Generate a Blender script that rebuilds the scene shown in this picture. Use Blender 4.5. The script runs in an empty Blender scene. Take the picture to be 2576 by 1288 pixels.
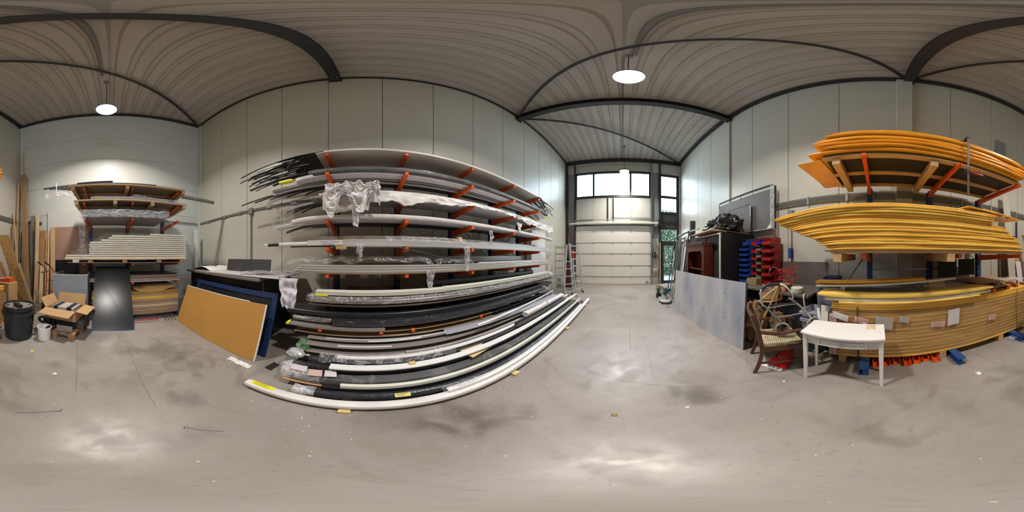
import bpy, bmesh, math, random
from mathutils import Vector, Matrix, noise
random.seed(7)
SC = bpy.context.scene
COL = SC.collection
PI = math.pi
R = math.radians

# ---------------------------------------------------------------- camera, sky, light, exposure
cd = bpy.data.cameras.new('camera'); cam = bpy.data.objects.new('camera', cd); COL.objects.link(cam)
cd.type = 'PANO'; cd.panorama_type = 'EQUIRECTANGULAR'
cd.latitude_min = -PI / 2; cd.latitude_max = PI / 2; cd.longitude_min = -PI; cd.longitude_max = PI
cd.clip_start = .02
cam.location = (0, 0, 1.45); cam.rotation_euler = (PI / 2, 0, R(38.85)); SC.camera = cam
SC.view_settings.view_transform = 'Standard'; SC.view_settings.look = 'None'
SC.view_settings.gamma = 1; SC.view_settings.use_curve_mapping = False
SC.view_settings.exposure = 0.0
try:
    SC.cycles.use_denoising = True
    SC.cycles.max_bounces = 7; SC.cycles.diffuse_bounces = 4; SC.cycles.glossy_bounces = 3
    SC.cycles.transparent_max_bounces = 14; SC.cycles.transmission_bounces = 3
    SC.cycles.sample_clamp_indirect = 6; SC.cycles.caustics_reflective = False; SC.cycles.caustics_refractive = False
    SC.cycles.use_adaptive_sampling = True; SC.cycles.adaptive_threshold = .02
except Exception: pass
W = bpy.data.worlds.new('sky'); SC.world = W; W.use_nodes = True
bg = W.node_tree.nodes['Background']; bg.inputs[0].default_value = (.72, .86, 1, 1); bg.inputs[1].default_value = 15
LAMP_Y = (-3.2, 2.05, 7.05); LAMP_Z = 5.5; LAMP_POWER = 138
def portal(x, y, z, w, h):
    l = bpy.data.lights.new('sky_portal', 'AREA'); l.shape = 'RECTANGLE'; l.size = w; l.size_y = h
    l.cycles.is_portal = True
    o = bpy.data.objects.new('sky_portal', l); o.location = (x, y, z); o.rotation_euler = (-PI / 2, 0, 0); COL.objects.link(o)
portal(-.5, 8.34, 5.35, 3.7, 1.4); portal(2.38, 8.34, 3.1, .95, 6)
for ly in LAMP_Y:
    l = bpy.data.lights.new('led_light', 'AREA'); l.shape = 'DISK'; l.size = .38; l.energy = LAMP_POWER; l.spread = R(140); l.color = (1, .93, .85)
    o = bpy.data.objects.new('led_light', l); o.location = (.08, ly, LAMP_Z - .075); COL.objects.link(o)

# ---------------------------------------------------------------- materials
MC = {}
def M(name, col, rough=.5, metal=0., col2=None, scale=6., st=(1, 1, 1), bump=0., bs=30., lo=.35, hi=.65, detail=4, spec=.5, coat=0.):
    if name in MC: return MC[name]
    m = bpy.data.materials.new(name); m.use_nodes = True; N = m.node_tree.nodes; L = m.node_tree.links
    p = N['Principled BSDF']; p.inputs['Roughness'].default_value = rough; p.inputs['Metallic'].default_value = metal
    p.inputs['Specular IOR Level'].default_value = spec; p.inputs['Coat Weight'].default_value = coat
    p.inputs['Base Color'].default_value = (*col, 1)
    if col2 is not None or bump:
        tc = N.new('ShaderNodeTexCoord'); mp = N.new('ShaderNodeMapping'); mp.inputs['Scale'].default_value = st
        L.new(tc.outputs['Object'], mp.inputs[0])
    if col2 is not None:
        n = N.new('ShaderNodeTexNoise'); n.inputs['Scale'].default_value = scale; n.inputs['Detail'].default_value = detail
        L.new(mp.outputs[0], n.inputs['Vector'])
        r = N.new('ShaderNodeValToRGB'); r.color_ramp.elements[0].position = lo; r.color_ramp.elements[1].position = hi
        r.color_ramp.elements[0].color = (*col, 1); r.color_ramp.elements[1].color = (*col2, 1)
        L.new(n.outputs['Fac'], r.inputs[0]); L.new(r.outputs[0], p.inputs['Base Color'])
    if bump:
        n2 = N.new('ShaderNodeTexNoise'); n2.inputs['Scale'].default_value = bs; n2.inputs['Detail'].default_value = 3
        L.new(mp.outputs[0], n2.inputs['Vector'])
        b = N.new('ShaderNodeBump'); b.inputs['Strength'].default_value = bump; b.inputs['Distance'].default_value = .01
        L.new(n2.outputs['Fac'], b.inputs['Height']); L.new(b.outputs[0], p.inputs['Normal'])
    MC[name] = m; return m
def film(name, col=(.9, .9, .92), base=.12, top=.75, scale=14., rough=.12, st=(1, 1, 1), bmp=.7):
    m = bpy.data.materials.new(name); m.use_nodes = True; N = m.node_tree.nodes; L = m.node_tree.links
    p = N['Principled BSDF']; p.inputs['Base Color'].default_value = (*col, 1); p.inputs['Roughness'].default_value = rough
    p.inputs['Specular IOR Level'].default_value = .8
    out = N['Material Output']; tr = N.new('ShaderNodeBsdfTransparent'); mx = N.new('ShaderNodeMixShader')
    tc = N.new('ShaderNodeTexCoord'); mp = N.new('ShaderNodeMapping'); mp.inputs['Scale'].default_value = st
    n = N.new('ShaderNodeTexNoise'); n.inputs['Scale'].default_value = scale; n.inputs['Detail'].default_value = 6; n.inputs['Distortion'].default_value = 1.2
    sb_ = N.new('ShaderNodeMath'); sb_.operation = 'SUBTRACT'; sb_.inputs[1].default_value = .5; L.new(n.outputs['Fac'], sb_.inputs[0])
    ab_ = N.new('ShaderNodeMath'); ab_.operation = 'ABSOLUTE'; L.new(sb_.outputs[0], ab_.inputs[0])
    r = N.new('ShaderNodeMapRange'); r.inputs[1].default_value = .0; r.inputs[2].default_value = .035; r.inputs[3].default_value = top; r.inputs[4].default_value = base
    b = N.new('ShaderNodeBump'); b.inputs['Strength'].default_value = bmp; b.inputs['Distance'].default_value = .02
    L.new(tc.outputs['Object'], mp.inputs[0]); L.new(mp.outputs[0], n.inputs['Vector']); L.new(ab_.outputs[0], r.inputs[0]); L.new(n.outputs['Fac'], b.inputs['Height'])
    L.new(b.outputs[0], p.inputs['Normal']); L.new(r.outputs[0], mx.inputs[0]); L.new(tr.outputs[0], mx.inputs[1]); L.new(p.outputs[0], mx.inputs[2]); L.new(mx.outputs[0], out.inputs[0])
    return m
def ribbed(name, col, axis, period=.05, strength=.25, rough=.32, col2=None):
    m = bpy.data.materials.new(name); m.use_nodes = True; N = m.node_tree.nodes; L = m.node_tree.links
    p = N['Principled BSDF']; p.inputs['Base Color'].default_value = (*col, 1); p.inputs['Roughness'].default_value = rough
    g = N.new('ShaderNodeNewGeometry'); s = N.new('ShaderNodeSeparateXYZ'); L.new(g.outputs['Position'], s.inputs[0])
    mu = N.new('ShaderNodeMath'); mu.operation = 'MULTIPLY'; mu.inputs[1].default_value = 2 * PI / period; L.new(s.outputs[axis], mu.inputs[0])
    si = N.new('ShaderNodeMath'); si.operation = 'SINE'; L.new(mu.outputs[0], si.inputs[0])
    ab = N.new('ShaderNodeMath'); ab.operation = 'POWER'; ab.inputs[1].default_value = 6; 
    a2 = N.new('ShaderNodeMath'); a2.operation = 'ABSOLUTE'; L.new(si.outputs[0], a2.inputs[0]); L.new(a2.outputs[0], ab.inputs[0])
    b = N.new('ShaderNodeBump'); b.inputs['Strength'].default_value = strength; b.inputs['Distance'].default_value = .002
    L.new(ab.outputs[0], b.inputs['Height']); L.new(b.outputs[0], p.inputs['Normal'])
    if col2:
        n = N.new('ShaderNodeTexNoise'); n.inputs['Scale'].default_value = .9; n.inputs['Detail'].default_value = 3
        L.new(g.outputs['Position'], n.inputs['Vector']); mx = N.new('ShaderNodeMix'); mx.data_type = 'RGBA'
        mx.inputs[6].default_value = (*col, 1); mx.inputs[7].default_value = (*col2, 1); L.new(n.outputs['Fac'], mx.inputs[0]); L.new(mx.outputs[2], p.inputs['Base Color'])
    return m
def emit(name, col, s):
    m = bpy.data.materials.new(name); m.use_nodes = True; N = m.node_tree.nodes; e = N.new('ShaderNodeEmission')
    e.inputs[0].default_value = (*col, 1); e.inputs[1].default_value = s; m.node_tree.links.new(e.outputs[0], N['Material Output'].inputs[0]); return m

m_wall = ribbed('wall_cream', (.60, .585, .515), 1, .05, .22, .38, (.56, .55, .49))
m_wallb = ribbed('wall_back_panel', (.62, .635, .59), 2, .05, .18, .42, (.60, .61, .57))
m_wallf = ribbed('wall_front_panel', (.60, .60, .56), 0, .05, .22, .34, (.55, .56, .53))
m_grey_post = M('grey_post', (.30, .32, .34), .45, 0, (.26, .28, .30), 3)
m_ceil = M('roof_sheet', (.50, .465, .43), .38, .0, (.44, .41, .38), 2.2, (1, .3, 1), .05, 12)
m_back = M('wall_core', (.12, .12, .11), .8)
m_dark = M('anthracite_steel', (.022, .023, .027), .42, 0, (.03, .031, .036), 5)
m_galv = M('galvanised', (.42, .43, .43), .35, .8, (.34, .35, .35), 9)
m_conduit = M('grey_conduit', (.22, .22, .21), .5)
m_orange = M('orange_paint', (.78, .12, .015), .38, 0, (.70, .10, .012), 7)
m_orange2 = M('orange_paint_dusty', (.70, .13, .03), .5, 0, (.55, .10, .03), 9)
m_blue = M('blue_paint', (.02, .075, .25), .42, 0, (.018, .06, .20), 6)
m_black = M('black_slot', (.004, .004, .005), .7)
m_alu = M('aluminium', (.70, .70, .70), .30, .35, (.60, .60, .61), 5, (1, .1, 1))
m_alu_b = M('aluminium_bluish', (.52, .55, .64), .32, .3, (.58, .60, .68), 4, (1, .1, 1))
m_alu_d = M('aluminium_dull', (.34, .33, .32), .38, .7, (.46, .44, .42), 5, (1, .15, 1))
m_cream = M('cream_profile', (.74, .74, .66), .35, 0, (.68, .68, .61), 4)
m_whitep = M('white_profile', (.82, .82, .82), .35, 0, (.74, .74, .75), 4)
m_greyboard = M('pale_grey_board', (.80, .77, .71), .5, 0, (.60, .57, .53), 2)
m_blackp = M('black_profile', (.014, .014, .016), .35, 0, (.022, .022, .025), 5)
m_anth = M('anthracite_profile', (.045, .048, .055), .38, 0, (.065, .068, .075), 4, (1, .2, 1))
m_taupe = M('taupe_profile', (.20, .175, .16), .45, 0, (.235, .21, .19), 4, (1, .2, 1))
m_brown = M('brown_profile', (.30, .19, .10), .4, 0, (.36, .25, .15), 3, (1, .3, 1))
m_bwrap = M('black_film_wrap', (.016, .018, .024), .20, 0, (.13, .135, .15), 14, (2.4, .8, 2.4), .6, 46, .60, .74, 8, .8)  # pale streaks paint film glints and crease haze into the base colour
m_bwrap2 = M('black_spiral_wrap', (.02, .022, .03), .30, 0, (.07, .075, .095), 9, (2, 1.2, 2), .35, 30, .52, .8, 5, .6)
m_swrap = M('silver_film_wrap', (.17, .16, .155), .22, .3, (.50, .49, .48), 20, (2, .7, 2), .7, 45, .5, .70, 8, .8)  # lighter streaks are glints along the film creases, put into the colour
m_wwrap = M('white_foam_wrap', (.78, .76, .76), .55, 0, (.68, .66, .66), 10, (1, .5, 1), .35, 26)
m_foam = M('white_foam_sheet', (.80, .79, .80), .7, 0, (.70, .68, .67), 5, (1, 1, 1), .25, 22, .4, .75, spec=.25)
m_film = film('clear_film', (.85, .85, .87), .10, .5, 7)
m_film2 = film('clear_film_dense', (.78, .79, .84), .32, .75, 6)
m_filmy = film('clear_film_light', (.85, .84, .82), .06, .16, 1.6, .12, bmp=.35)
m_yel = M('yellow_wrap', (.95, .57, .10), .42, 0, (.88, .49, .065), 2.5, (1, 1, 1), .12, 9)
m_yel2 = M('orange_yellow_wrap', (.95, .46, .035), .36, 0, (.84, .37, .025), 3, (1, 1, 1), .2, 8)
m_yel3 = M('bright_yellow_wrap', (.98, .68, .14), .4, 0, (.84, .52, .08), 3, (1, 1, 1), .15, 9)
m_tanw = M('tan_board_edge', (.56, .32, .095), .5, 0, (.44, .24, .065), 3, (1, 1, 4), .1, 20)
m_tan = M('ochre_panel', (.50, .26, .065), .42, 0, (.46, .235, .06), 1.6, (4, 1, .5))
m_yst = M('yellow_sticker', (.85, .80, .02), .4)
m_yst2 = M('pale_yellow_sticker', (.80, .68, .22), .45)
m_ink = M('black_ink', (.02, .02, .02), .6)
m_inkb = M('blue_ink', (.02, .04, .30), .6)
m_inkr = M('red_ink', (.45, .05, .05), .6)
m_paper = M('paper', (.66, .62, .64), .5, 0, (.60, .56, .58), 6)
m_paperp = M('pink_paper', (.66, .46, .40), .5, 0, (.60, .42, .37), 6)
m_osb = M('osb', (.62, .40, .15), .6, 0, (.42, .25, .09), 26, (1, 1, .5), .15, 40, .35, .7)
m_chip = M('chipboard', (.72, .55, .26), .7, 0, (.58, .43, .19), 60, (1, 1, 1), .2, 80)
def wood(axis, tone=0):
    st = [(7, 7, 7), (7, 7, 7)][0]; st = [5, 5, 5]; st[axis] = .5
    c = [((.62, .40, .20), (.50, .29, .13)), ((.42, .24, .11), (.32, .17, .075)), ((.72, .55, .34), (.62, .44, .25)), ((.30, .24, .18), (.20, .15, .11))][tone]
    return M('timber_%s_%d' % ('xyz'[axis], tone), c[0], .55, 0, c[1], 4, tuple(st), .08, 12, .35, .7, 6)
m_ply = M('reddish_plywood', (.44, .26, .19), .5, 0, (.36, .20, .145), 2.2, (1, 1, .35), .03, 20, .3, .75, 2)
m_cardb = M('cardboard', (.52, .32, .15), .65, 0, (.46, .28, .13), 3)
m_maho = M('mahogany', (.115, .022, .010), .28, 0, (.07, .012, .006), 5, (4, 4, .5), 0, 10)
m_white = M('white_paint', (.84, .83, .82), .32, 0, (.80, .79, .78), 5)
m_chair = M('brown_chair_wood', (.13, .048, .022), .32, 0, (.09, .03, .014), 6, (1, 1, 1))
def fabric():
    m = bpy.data.materials.new('patterned_fabric'); m.use_nodes = True; N = m.node_tree.nodes; L = m.node_tree.links; p = N['Principled BSDF']; p.inputs['Roughness'].default_value = .85
    tc = N.new('ShaderNodeTexCoord'); mp = N.new('ShaderNodeMapping'); mp.inputs['Rotation'].default_value = (0, 0, R(48)); mp.inputs['Scale'].default_value = (1, 1, 0); L.new(tc.outputs['Object'], mp.inputs[0])
    v = N.new('ShaderNodeTexVoronoi'); v.inputs['Scale'].default_value = 44; v.inputs['Randomness'].default_value = 0; L.new(mp.outputs[0], v.inputs['Vector'])
    r = N.new('ShaderNodeValToRGB'); r.color_ramp.elements[0].position = .28; r.color_ramp.elements[1].position = .38; r.color_ramp.elements[0].color = (.16, .11, .05, 1); r.color_ramp.elements[1].color = (.58, .50, .33, 1)
    L.new(v.outputs['Distance'], r.inputs[0]); L.new(r.outputs[0], p.inputs['Base Color']); return m
m_fabric = fabric()
m_navy = M('navy_frame', (.012, .03, .10), .38)
m_crate = M('black_crate', (.010, .010, .011), .33, 0, (.035, .033, .030), 9, (1, 1, .6), .08, 20, .6, .9, 8)
m_charcoal = M('charcoal_board', (.045, .045, .048), .45, 0, (.055, .055, .058), 3)
m_steel = M('scuffed_steel_sheet', (.58, .58, .61), .34, .2, (.33, .37, .48), 1.9, (1, 1.5, .5), .06, 9, .42, .72, 9)
m_lam = M('black_laminate', (.012, .014, .02), .25, 0, (.016, .018, .026), 3)
m_greyp = M('light_grey_laminate', (.36, .39, .44), .4)
m_green = M('dark_green_plastic', (.008, .045, .045), .4)
m_binb = M('blue_plastic', (.02, .09, .42), .4)
m_binb2 = M('bright_blue_plastic', (.01, .03, .60), .35)
m_binr = M('red_plastic', (.50, .015, .012), .4)
m_bing = M('khaki_plastic', (.23, .21, .15), .5)
m_redc = M('red_cable', (.55, .02, .03), .4)
m_redh = M('red_paint', (.40, .02, .01), .4)
m_bag = M('black_plastic_bag', (.010, .010, .011), .36, 0, (.016, .016, .018), 4, (1, 1, 1), .5, 11, .35, .65, 4, .45)
m_canvas = M('brown_canvas', (.23, .13, .05), .8, 0, (.17, .09, .03), 6, (1, 1, 1), .3, 14)
m_teal = M('teal_tool', (.01, .12, .13), .35)
m_rubber = M('rubber', (.018, .018, .018), .6)
m_tyre = M('grey_tyre', (.32, .30, .27), .6)
m_chrome = M('chrome', (.55, .55, .56), .18, 1)
m_bucket = M('black_bucket', (.014, .017, .022), .33, 0, (.02, .024, .03), 4)
m_lid = M('dusty_inside', (.22, .20, .17), .7, 0, (.02, .02, .02), 14, (1, 1, 1), 0, 10, .55, .62)
m_clearp = film('translucent_plastic', (.50, .53, .62), .70, .85, 2, .35)
m_rope = M('cream_rope', (.72, .70, .55), .6, 0, (.6, .58, .45), 30)
m_counter = M('grey_worktop', (.12, .105, .10), .4, 0, (.15, .13, .12), 9)
m_khakibox = M('khaki_box', (.38, .31, .16), .5)
m_stain_w = M('white_film_bag', (.72, .72, .80), .45, 0, (.62, .62, .72), 6, (1, 1, 1), .3, 14)
m_door = M('cream_door_panel', (.80, .78, .73), .42, 0, (.77, .75, .70), 1.5)
m_leaf = M('leaf', (.014, .045, .014), .5, 0, (.035, .085, .035), 4)
m_out = M('paving', (.12, .115, .11), .8, 0, (.09, .085, .08), 3)
m_lamp = emit('led_diffuser', (1, .95, .88), 6)
m_lampd = M('lamp_housing', (.1, .1, .1), .4)
m_stucco = M('outdoor_wall', (.5, .5, .5), .8)
def glass():
    m = bpy.data.materials.new('window_glass'); m.use_nodes = True; N = m.node_tree.nodes; L = m.node_tree.links
    t = N.new('ShaderNodeBsdfTransparent'); t.inputs[0].default_value = (.96, .98, .97, 1); g = N.new('ShaderNodeBsdfGlossy'); g.inputs['Roughness'].default_value = .02
    x = N.new('ShaderNodeMixShader'); x.inputs[0].default_value = .06
    L.new(t.outputs[0], x.inputs[1]); L.new(g.outputs[0], x.inputs[2]); L.new(x.outputs[0], N['Material Output'].inputs[0]); return m
m_glass = glass()
def floor_mat():
    m = bpy.data.materials.new('concrete_floor'); m.use_nodes = True; N = m.node_tree.nodes; L = m.node_tree.links
    p = N['Principled BSDF']; g = N.new('ShaderNodeNewGeometry')
    def nz(s, d, dist=0):
        n = N.new('ShaderNodeTexNoise'); n.inputs['Scale'].default_value = s; n.inputs['Detail'].default_value = d; n.inputs['Distortion'].default_value = dist
        L.new(g.outputs['Position'], n.inputs['Vector']); return n
    def rng(o, a, b, c, d):
        r = N.new('ShaderNodeMapRange'); r.interpolation_type = 'SMOOTHSTEP'
        for i, v in enumerate((a, b, c, d)): r.inputs[i + 1].default_value = v
        L.new(o, r.inputs[0]); return r.outputs[0]
    def mix(f, a, b, mode='MIX'):
        x = N.new('ShaderNodeMix'); x.data_type = 'RGBA'; x.blend_type = mode
        if isinstance(f, float): x.inputs[0].default_value = f
        else: L.new(f, x.inputs[0])
        for i, v in ((6, a), (7, b)):
            if isinstance(v, tuple): x.inputs[i].default_value = (*v, 1)
            else: L.new(v, x.inputs[i])
        return x.outputs[2]
    n1 = nz(.8, 5, .5); n2 = nz(5, 8, .3); n3 = nz(60, 3); n4 = nz(2.2, 8, 1.0)
    c = mix(rng(n1.outputs['Fac'], .35, .65, 0, 1), (.335, .305, .285), (.265, .235, .215))
    c = mix(rng(n2.outputs['Fac'], .4, .72, 0, .6), c, (.27, .245, .225))
    c = mix(rng(n3.outputs['Fac'], .6, .75, 0, .25), c, (.42, .39, .35))
    c = mix(rng(n4.outputs['Fac'], .54, .74, 0, .5), c, (.17, .145, .12))
    n6 = nz(28, 10, .2); c = mix(rng(n6.outputs['Fac'], .56, .70, 0, .35), c, (.20, .175, .155))
    # stains and wide darker patches that stay where they are on the slab
    n5 = nz(3.5, 8, .8)
    for sx, sy, r, k in ((.53, 1.17, .26, .7), (-.74, .55, .34, .75), (-.55, .85, .16, .5), (-.9, -1.6, .28, .5), (-.55, -1.1, .2, .45), (.9, -1.0, .22, .45), (-.25, -2.2, .3, .35), (.65, -1.7, .2, .4), (.2, 5.6, .4, .35), (-.35, -.65, .18, .35), (-.75, -2.0, .6, .5), (.15, -2.9, .5, .45), (1.05, -1.3, .4, .3), (-1.0, .2, .5, .35), (.6, -.9, .22, .3), (-.2, -1.5, .35, .3), (.9, .1, .3, .25)):
        v = N.new('ShaderNodeVectorMath'); v.operation = 'DISTANCE'; L.new(g.outputs['Position'], v.inputs[0]); v.inputs[1].default_value = (sx, sy, 0)
        ad = N.new('ShaderNodeMath'); ad.operation = 'MULTIPLY_ADD'; L.new(n5.outputs['Fac'], ad.inputs[0]); ad.inputs[1].default_value = 1.1 * r * 2; L.new(v.outputs['Value'], ad.inputs[2])
        c = mix(rng(ad.outputs[0], r * 1.1, r * 2.1, k, 0), c, (.105, .088, .075))
    L.new(c, p.inputs['Base Color'])
    L.new(rng(n2.outputs['Fac'], .3, .7, .29, .48), p.inputs['Roughness'])
    b = N.new('ShaderNodeBump'); b.inputs['Strength'].default_value = .12; b.inputs['Distance'].default_value = .004
    L.new(n2.outputs['Fac'], b.inputs['Height']); L.new(b.outputs[0], p.inputs['Normal']); return m
m_floor = floor_mat()

# ---------------------------------------------------------------- geometry helpers
class MB:
    def __init__(s): s.v = []; s.f = []
    def add(s, vs, fs):
        b = len(s.v); s.v += [tuple(p) for p in vs]; s.f += [tuple(b + i for i in f) for f in fs]; return s
    def box(s, x0, x1, y0, y1, z0, z1):
        return s.add([(x, y, z) for x in (x0, x1) for y in (y0, y1) for z in (z0, z1)],
                     [(0, 1, 3, 2), (4, 6, 7, 5), (0, 4, 5, 1), (2, 3, 7, 6), (0, 2, 6, 4), (1, 5, 7, 3)])
    def obox(s, o, ax, ay, az):   # corner o and three edge vectors
        o, ax, ay, az = map(Vector, (o, ax, ay, az))
        return s.add([o + i * ax + j * ay + k * az for i in (0, 1) for j in (0, 1) for k in (0, 1)],
                     [(0, 1, 3, 2), (4, 6, 7, 5), (0, 4, 5, 1), (2, 3, 7, 6), (0, 2, 6, 4), (1, 5, 7, 3)])
    def bar(s, p, q, w, h, side=(0, 0, 1)):  # board from p to q, width w across, h along "side"
        p, q = Vector(p), Vector(q); d = (q - p).normalized(); u = Vector(side); a = d.cross(u)
        if a.length < 1e-4: a = d.cross(Vector((1, 0, 0)))
        a.normalize(); b = a.cross(d).normalized()
        return s.obox(p - a * w / 2 - b * h / 2, q - p, a * w, b * h)
    def ext(s, loops_path, closed_caps=True):
        n = len(loops_path[0]); b = len(s.v)
        for lp in loops_path: s.v += [tuple(p) for p in lp]
        for i in range(len(loops_path) - 1):
            for j in range(n):
                s.f.append((b + i * n + j, b + i * n + (j + 1) % n, b + (i + 1) * n + (j + 1) % n, b + (i + 1) * n + j))
        if closed_caps:
            s.f.append(tuple(b + j for j in range(n - 1, -1, -1))); e = b + (len(loops_path) - 1) * n; s.f.append(tuple(e + j for j in range(n)))
        return s
    def tube(s, pts, r, n=8, caps=True, r2=None):
        pts = [Vector(p) for p in pts]; loops = []; up = None
        for i, p in enumerate(pts):
            d = (pts[min(i + 1, len(pts) - 1)] - pts[max(i - 1, 0)]).normalized()
            if up is None: up = Vector((0, 0, 1)) if abs(d.z) < .9 else Vector((1, 0, 0))
            a = d.cross(up).normalized(); b = a.cross(d).normalized(); up = b
            rr = r if r2 is None else r + (r2 - r) * i / (len(pts) - 1)
            loops.append([p + a * math.cos(2 * PI * k / n) * rr + b * math.sin(2 * PI * k / n) * rr for k in range(n)])
        return s.ext(loops, caps)
    def lathe(s, prof, c, n=28):   # prof: (r, z) list; closed shape made by profile going out and back
        loops = [[(c[0] + r * math.cos(2 * PI * k / n), c[1] + r * math.sin(2 * PI * k / n), c[2] + z) for k in range(n)] for r, z in prof]
        return s.ext(loops, True)
    def prism(s, poly, d):
        d = Vector(d); return s.ext([[Vector(p) for p in poly], [Vector(p) + d for p in poly]])
    def grid(s, fn, nu, nv):
        b = len(s.v)
        for i in range(nu + 1):
            for j in range(nv + 1): s.v.append(tuple(fn(i / nu, j / nv)))
        for i in range(nu):
            for j in range(nv):
                a = b + i * (nv + 1) + j; s.f.append((a, a + 1, a + nv + 2, a + nv + 1))
        return s
WM = {}
def tag(o, label=None, cat=None, group=None, kind=None):
    if label: o['label'] = label
    if cat: o['category'] = cat
    if group: o['group'] = group
    if kind: o['kind'] = kind
    return o
def build(name, mb, mat, parent=None, bevel=0, smooth=False, kind=None, label=None, solid=0, recalc=True, nseg=1):
    vs = [Vector(v) for v in mb.v]; loc = Vector((0, 0, 0))
    if parent is not None: inv = WM[parent.name].inverted(); vs = [inv @ v for v in vs]
    else:
        xs = [v.x for v in vs]; ys = [v.y for v in vs]; zs = [v.z for v in vs]
        loc = Vector(((min(xs) + max(xs)) / 2, (min(ys) + max(ys)) / 2, min(zs))); vs = [v - loc for v in vs]
    me = bpy.data.meshes.new(name); me.from_pydata(vs, [], mb.f)
    if recalc:
        bm = bmesh.new(); bm.from_mesh(me); bmesh.ops.recalc_face_normals(bm, faces=bm.faces); bm.to_mesh(me); bm.free()
    me.materials.append(mat)
    if smooth:
        me.polygons.foreach_set('use_smooth', [True] * len(me.polygons))
        try: me.set_sharp_from_angle(angle=R(38))
        except Exception: pass
    o = bpy.data.objects.new(name, me); COL.objects.link(o)
    if parent is not None: o.parent = parent; WM[o.name] = WM[parent.name].copy()
    else: o.location = loc; WM[o.name] = Matrix.Translation(loc)
    if bevel:
        b = o.modifiers.new('bevel', 'BEVEL'); b.width = bevel; b.segments = nseg; b.limit_method = 'ANGLE'; b.angle_limit = R(40)
    if solid:
        b = o.modifiers.new('thickness', 'SOLIDIFY'); b.thickness = solid; b.offset = 0
    if kind: o['kind'] = kind
    if label: o['label'] = label
    return o
def thing(name, label, cat, loc=(0, 0, 0), group=None, kind=None):
    o = bpy.data.objects.new(name, None); o.empty_display_size = .05; COL.objects.link(o); o.location = loc
    WM[o.name] = Matrix.Translation(Vector(loc)); tag(o, label, cat, group, kind); return o
def solo(name, mb, mat, label, cat, group=None, **k):
    return tag(build(name, mb, mat, **k), label, cat, group)
def struct(name, mb, mat, **k): return build(name, mb, mat, kind='structure', **k)
def sempty(name, loc=(0, 0, 0)): return thing(name, None, None, loc, None, 'structure')
def B(x0, x1, y0, y1, z0, z1): return MB().box(x0, x1, y0, y1, z0, z1)
def nz(p, s=1.): return noise.noise(Vector(p) * s)
def text(body, size, mat, origin, right, up, parent, depth=.0008, name='lettering'):
    cu = bpy.data.curves.new('lettering', 'FONT'); cu.body = body; cu.size = size; cu.extrude = depth / 2
    tmp = bpy.data.objects.new('lettering_tmp', cu); me = bpy.data.meshes.new_from_object(tmp)
    right = Vector(right).normalized(); up = Vector(up).normalized(); n = right.cross(up)
    mb = MB(); mb.v = [tuple(Vector(origin) + right * v.co.x + up * v.co.y + n * v.co.z) for v in me.vertices]; mb.f = [tuple(p.vertices) for p in me.polygons]
    bpy.data.objects.remove(tmp); bpy.data.curves.remove(cu); bpy.data.meshes.remove(me)
    return build(name, mb, mat, parent, recalc=False)
ORD = ['', 'first', 'second', 'third', 'fourth', 'fifth', 'sixth', 'seventh', 'eighth', 'ninth', 'tenth', 'eleventh', 'twelfth', 'thirteenth', 'fourteenth', 'fifteenth', 'sixteenth', 'seventeenth', 'eighteenth', 'nineteenth', 'twentieth', 'twenty-first', 'twenty-second', 'twenty-third', 'twenty-fourth', 'twenty-fifth', 'twenty-sixth', 'twenty-seventh', 'twenty-eighth', 'twenty-ninth', 'thirtieth']

# ================================================================ THE ROOM
XL, XR, YB, YF = -2.97, 3.07, -4.94, 8.28
def ztop(y): return 7.30 - .019 * (y - YB)
fl = struct('floor', B(XL - .1, XR + .1, YB - .1, YF + .1, -.12, 0), m_floor)
wl = sempty('wall_left', (XL, 1.6, 0)); wr = sempty('wall_right', (XR, 1.6, 0)); wb = sempty('wall_back', (0, YB, 0)); wf = sempty('wall_front', (0, YF, 0))
build('wall_core', B(XL - .20, XL - .07, YB - .2, YF + .2, -.1, 7.4), m_back, wl)
jl = [YB, -4.64, -3.67, -2.68, -1.7, -.71, .29, 1.29, 2.28, 3.29, 4.3, 5.3, 6.3, 7.3, YF]
for a, b in zip(jl, jl[1:]):
    build('wall_panel', B(XL - .07, XL, a + .005, b - .005, 0, ztop((a + b) / 2) + .05), m_wall, wl, bevel=.005)
build('wall_core', B(XR + .07, XR + .2, YB - .2, YF + .2, -.1, 7.4), m_back, wr)
jr = [YB, -4.45, -3.52, -2.54, -1.46, -.34, .76, 1.9, 3.0, 4.05, 5.1, 6.15, 7.2, YF]
for a, b in zip(jr, jr[1:]):
    build('wall_panel', B(XR, XR + .07, a + .005, b - .005, 0, ztop((a + b) / 2) + .05), m_wall, wr, bevel=.005)
build('wall_core', B(XL - .1, XR + .1, YB - .2, YB - .07, -.1, 7.4), m_back, wb)
for a, b in zip([0, .8, 1.8, 2.81, 3.81, 4.81, 5.81, 6.81], [.8, 1.8, 2.81, 3.81, 4.81, 5.81, 6.81, 7.34]):
    build('wall_panel', B(XL, XR, YB - .07, YB, a + .004, b - .004), m_wallb, wb, bevel=.005)
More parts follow.
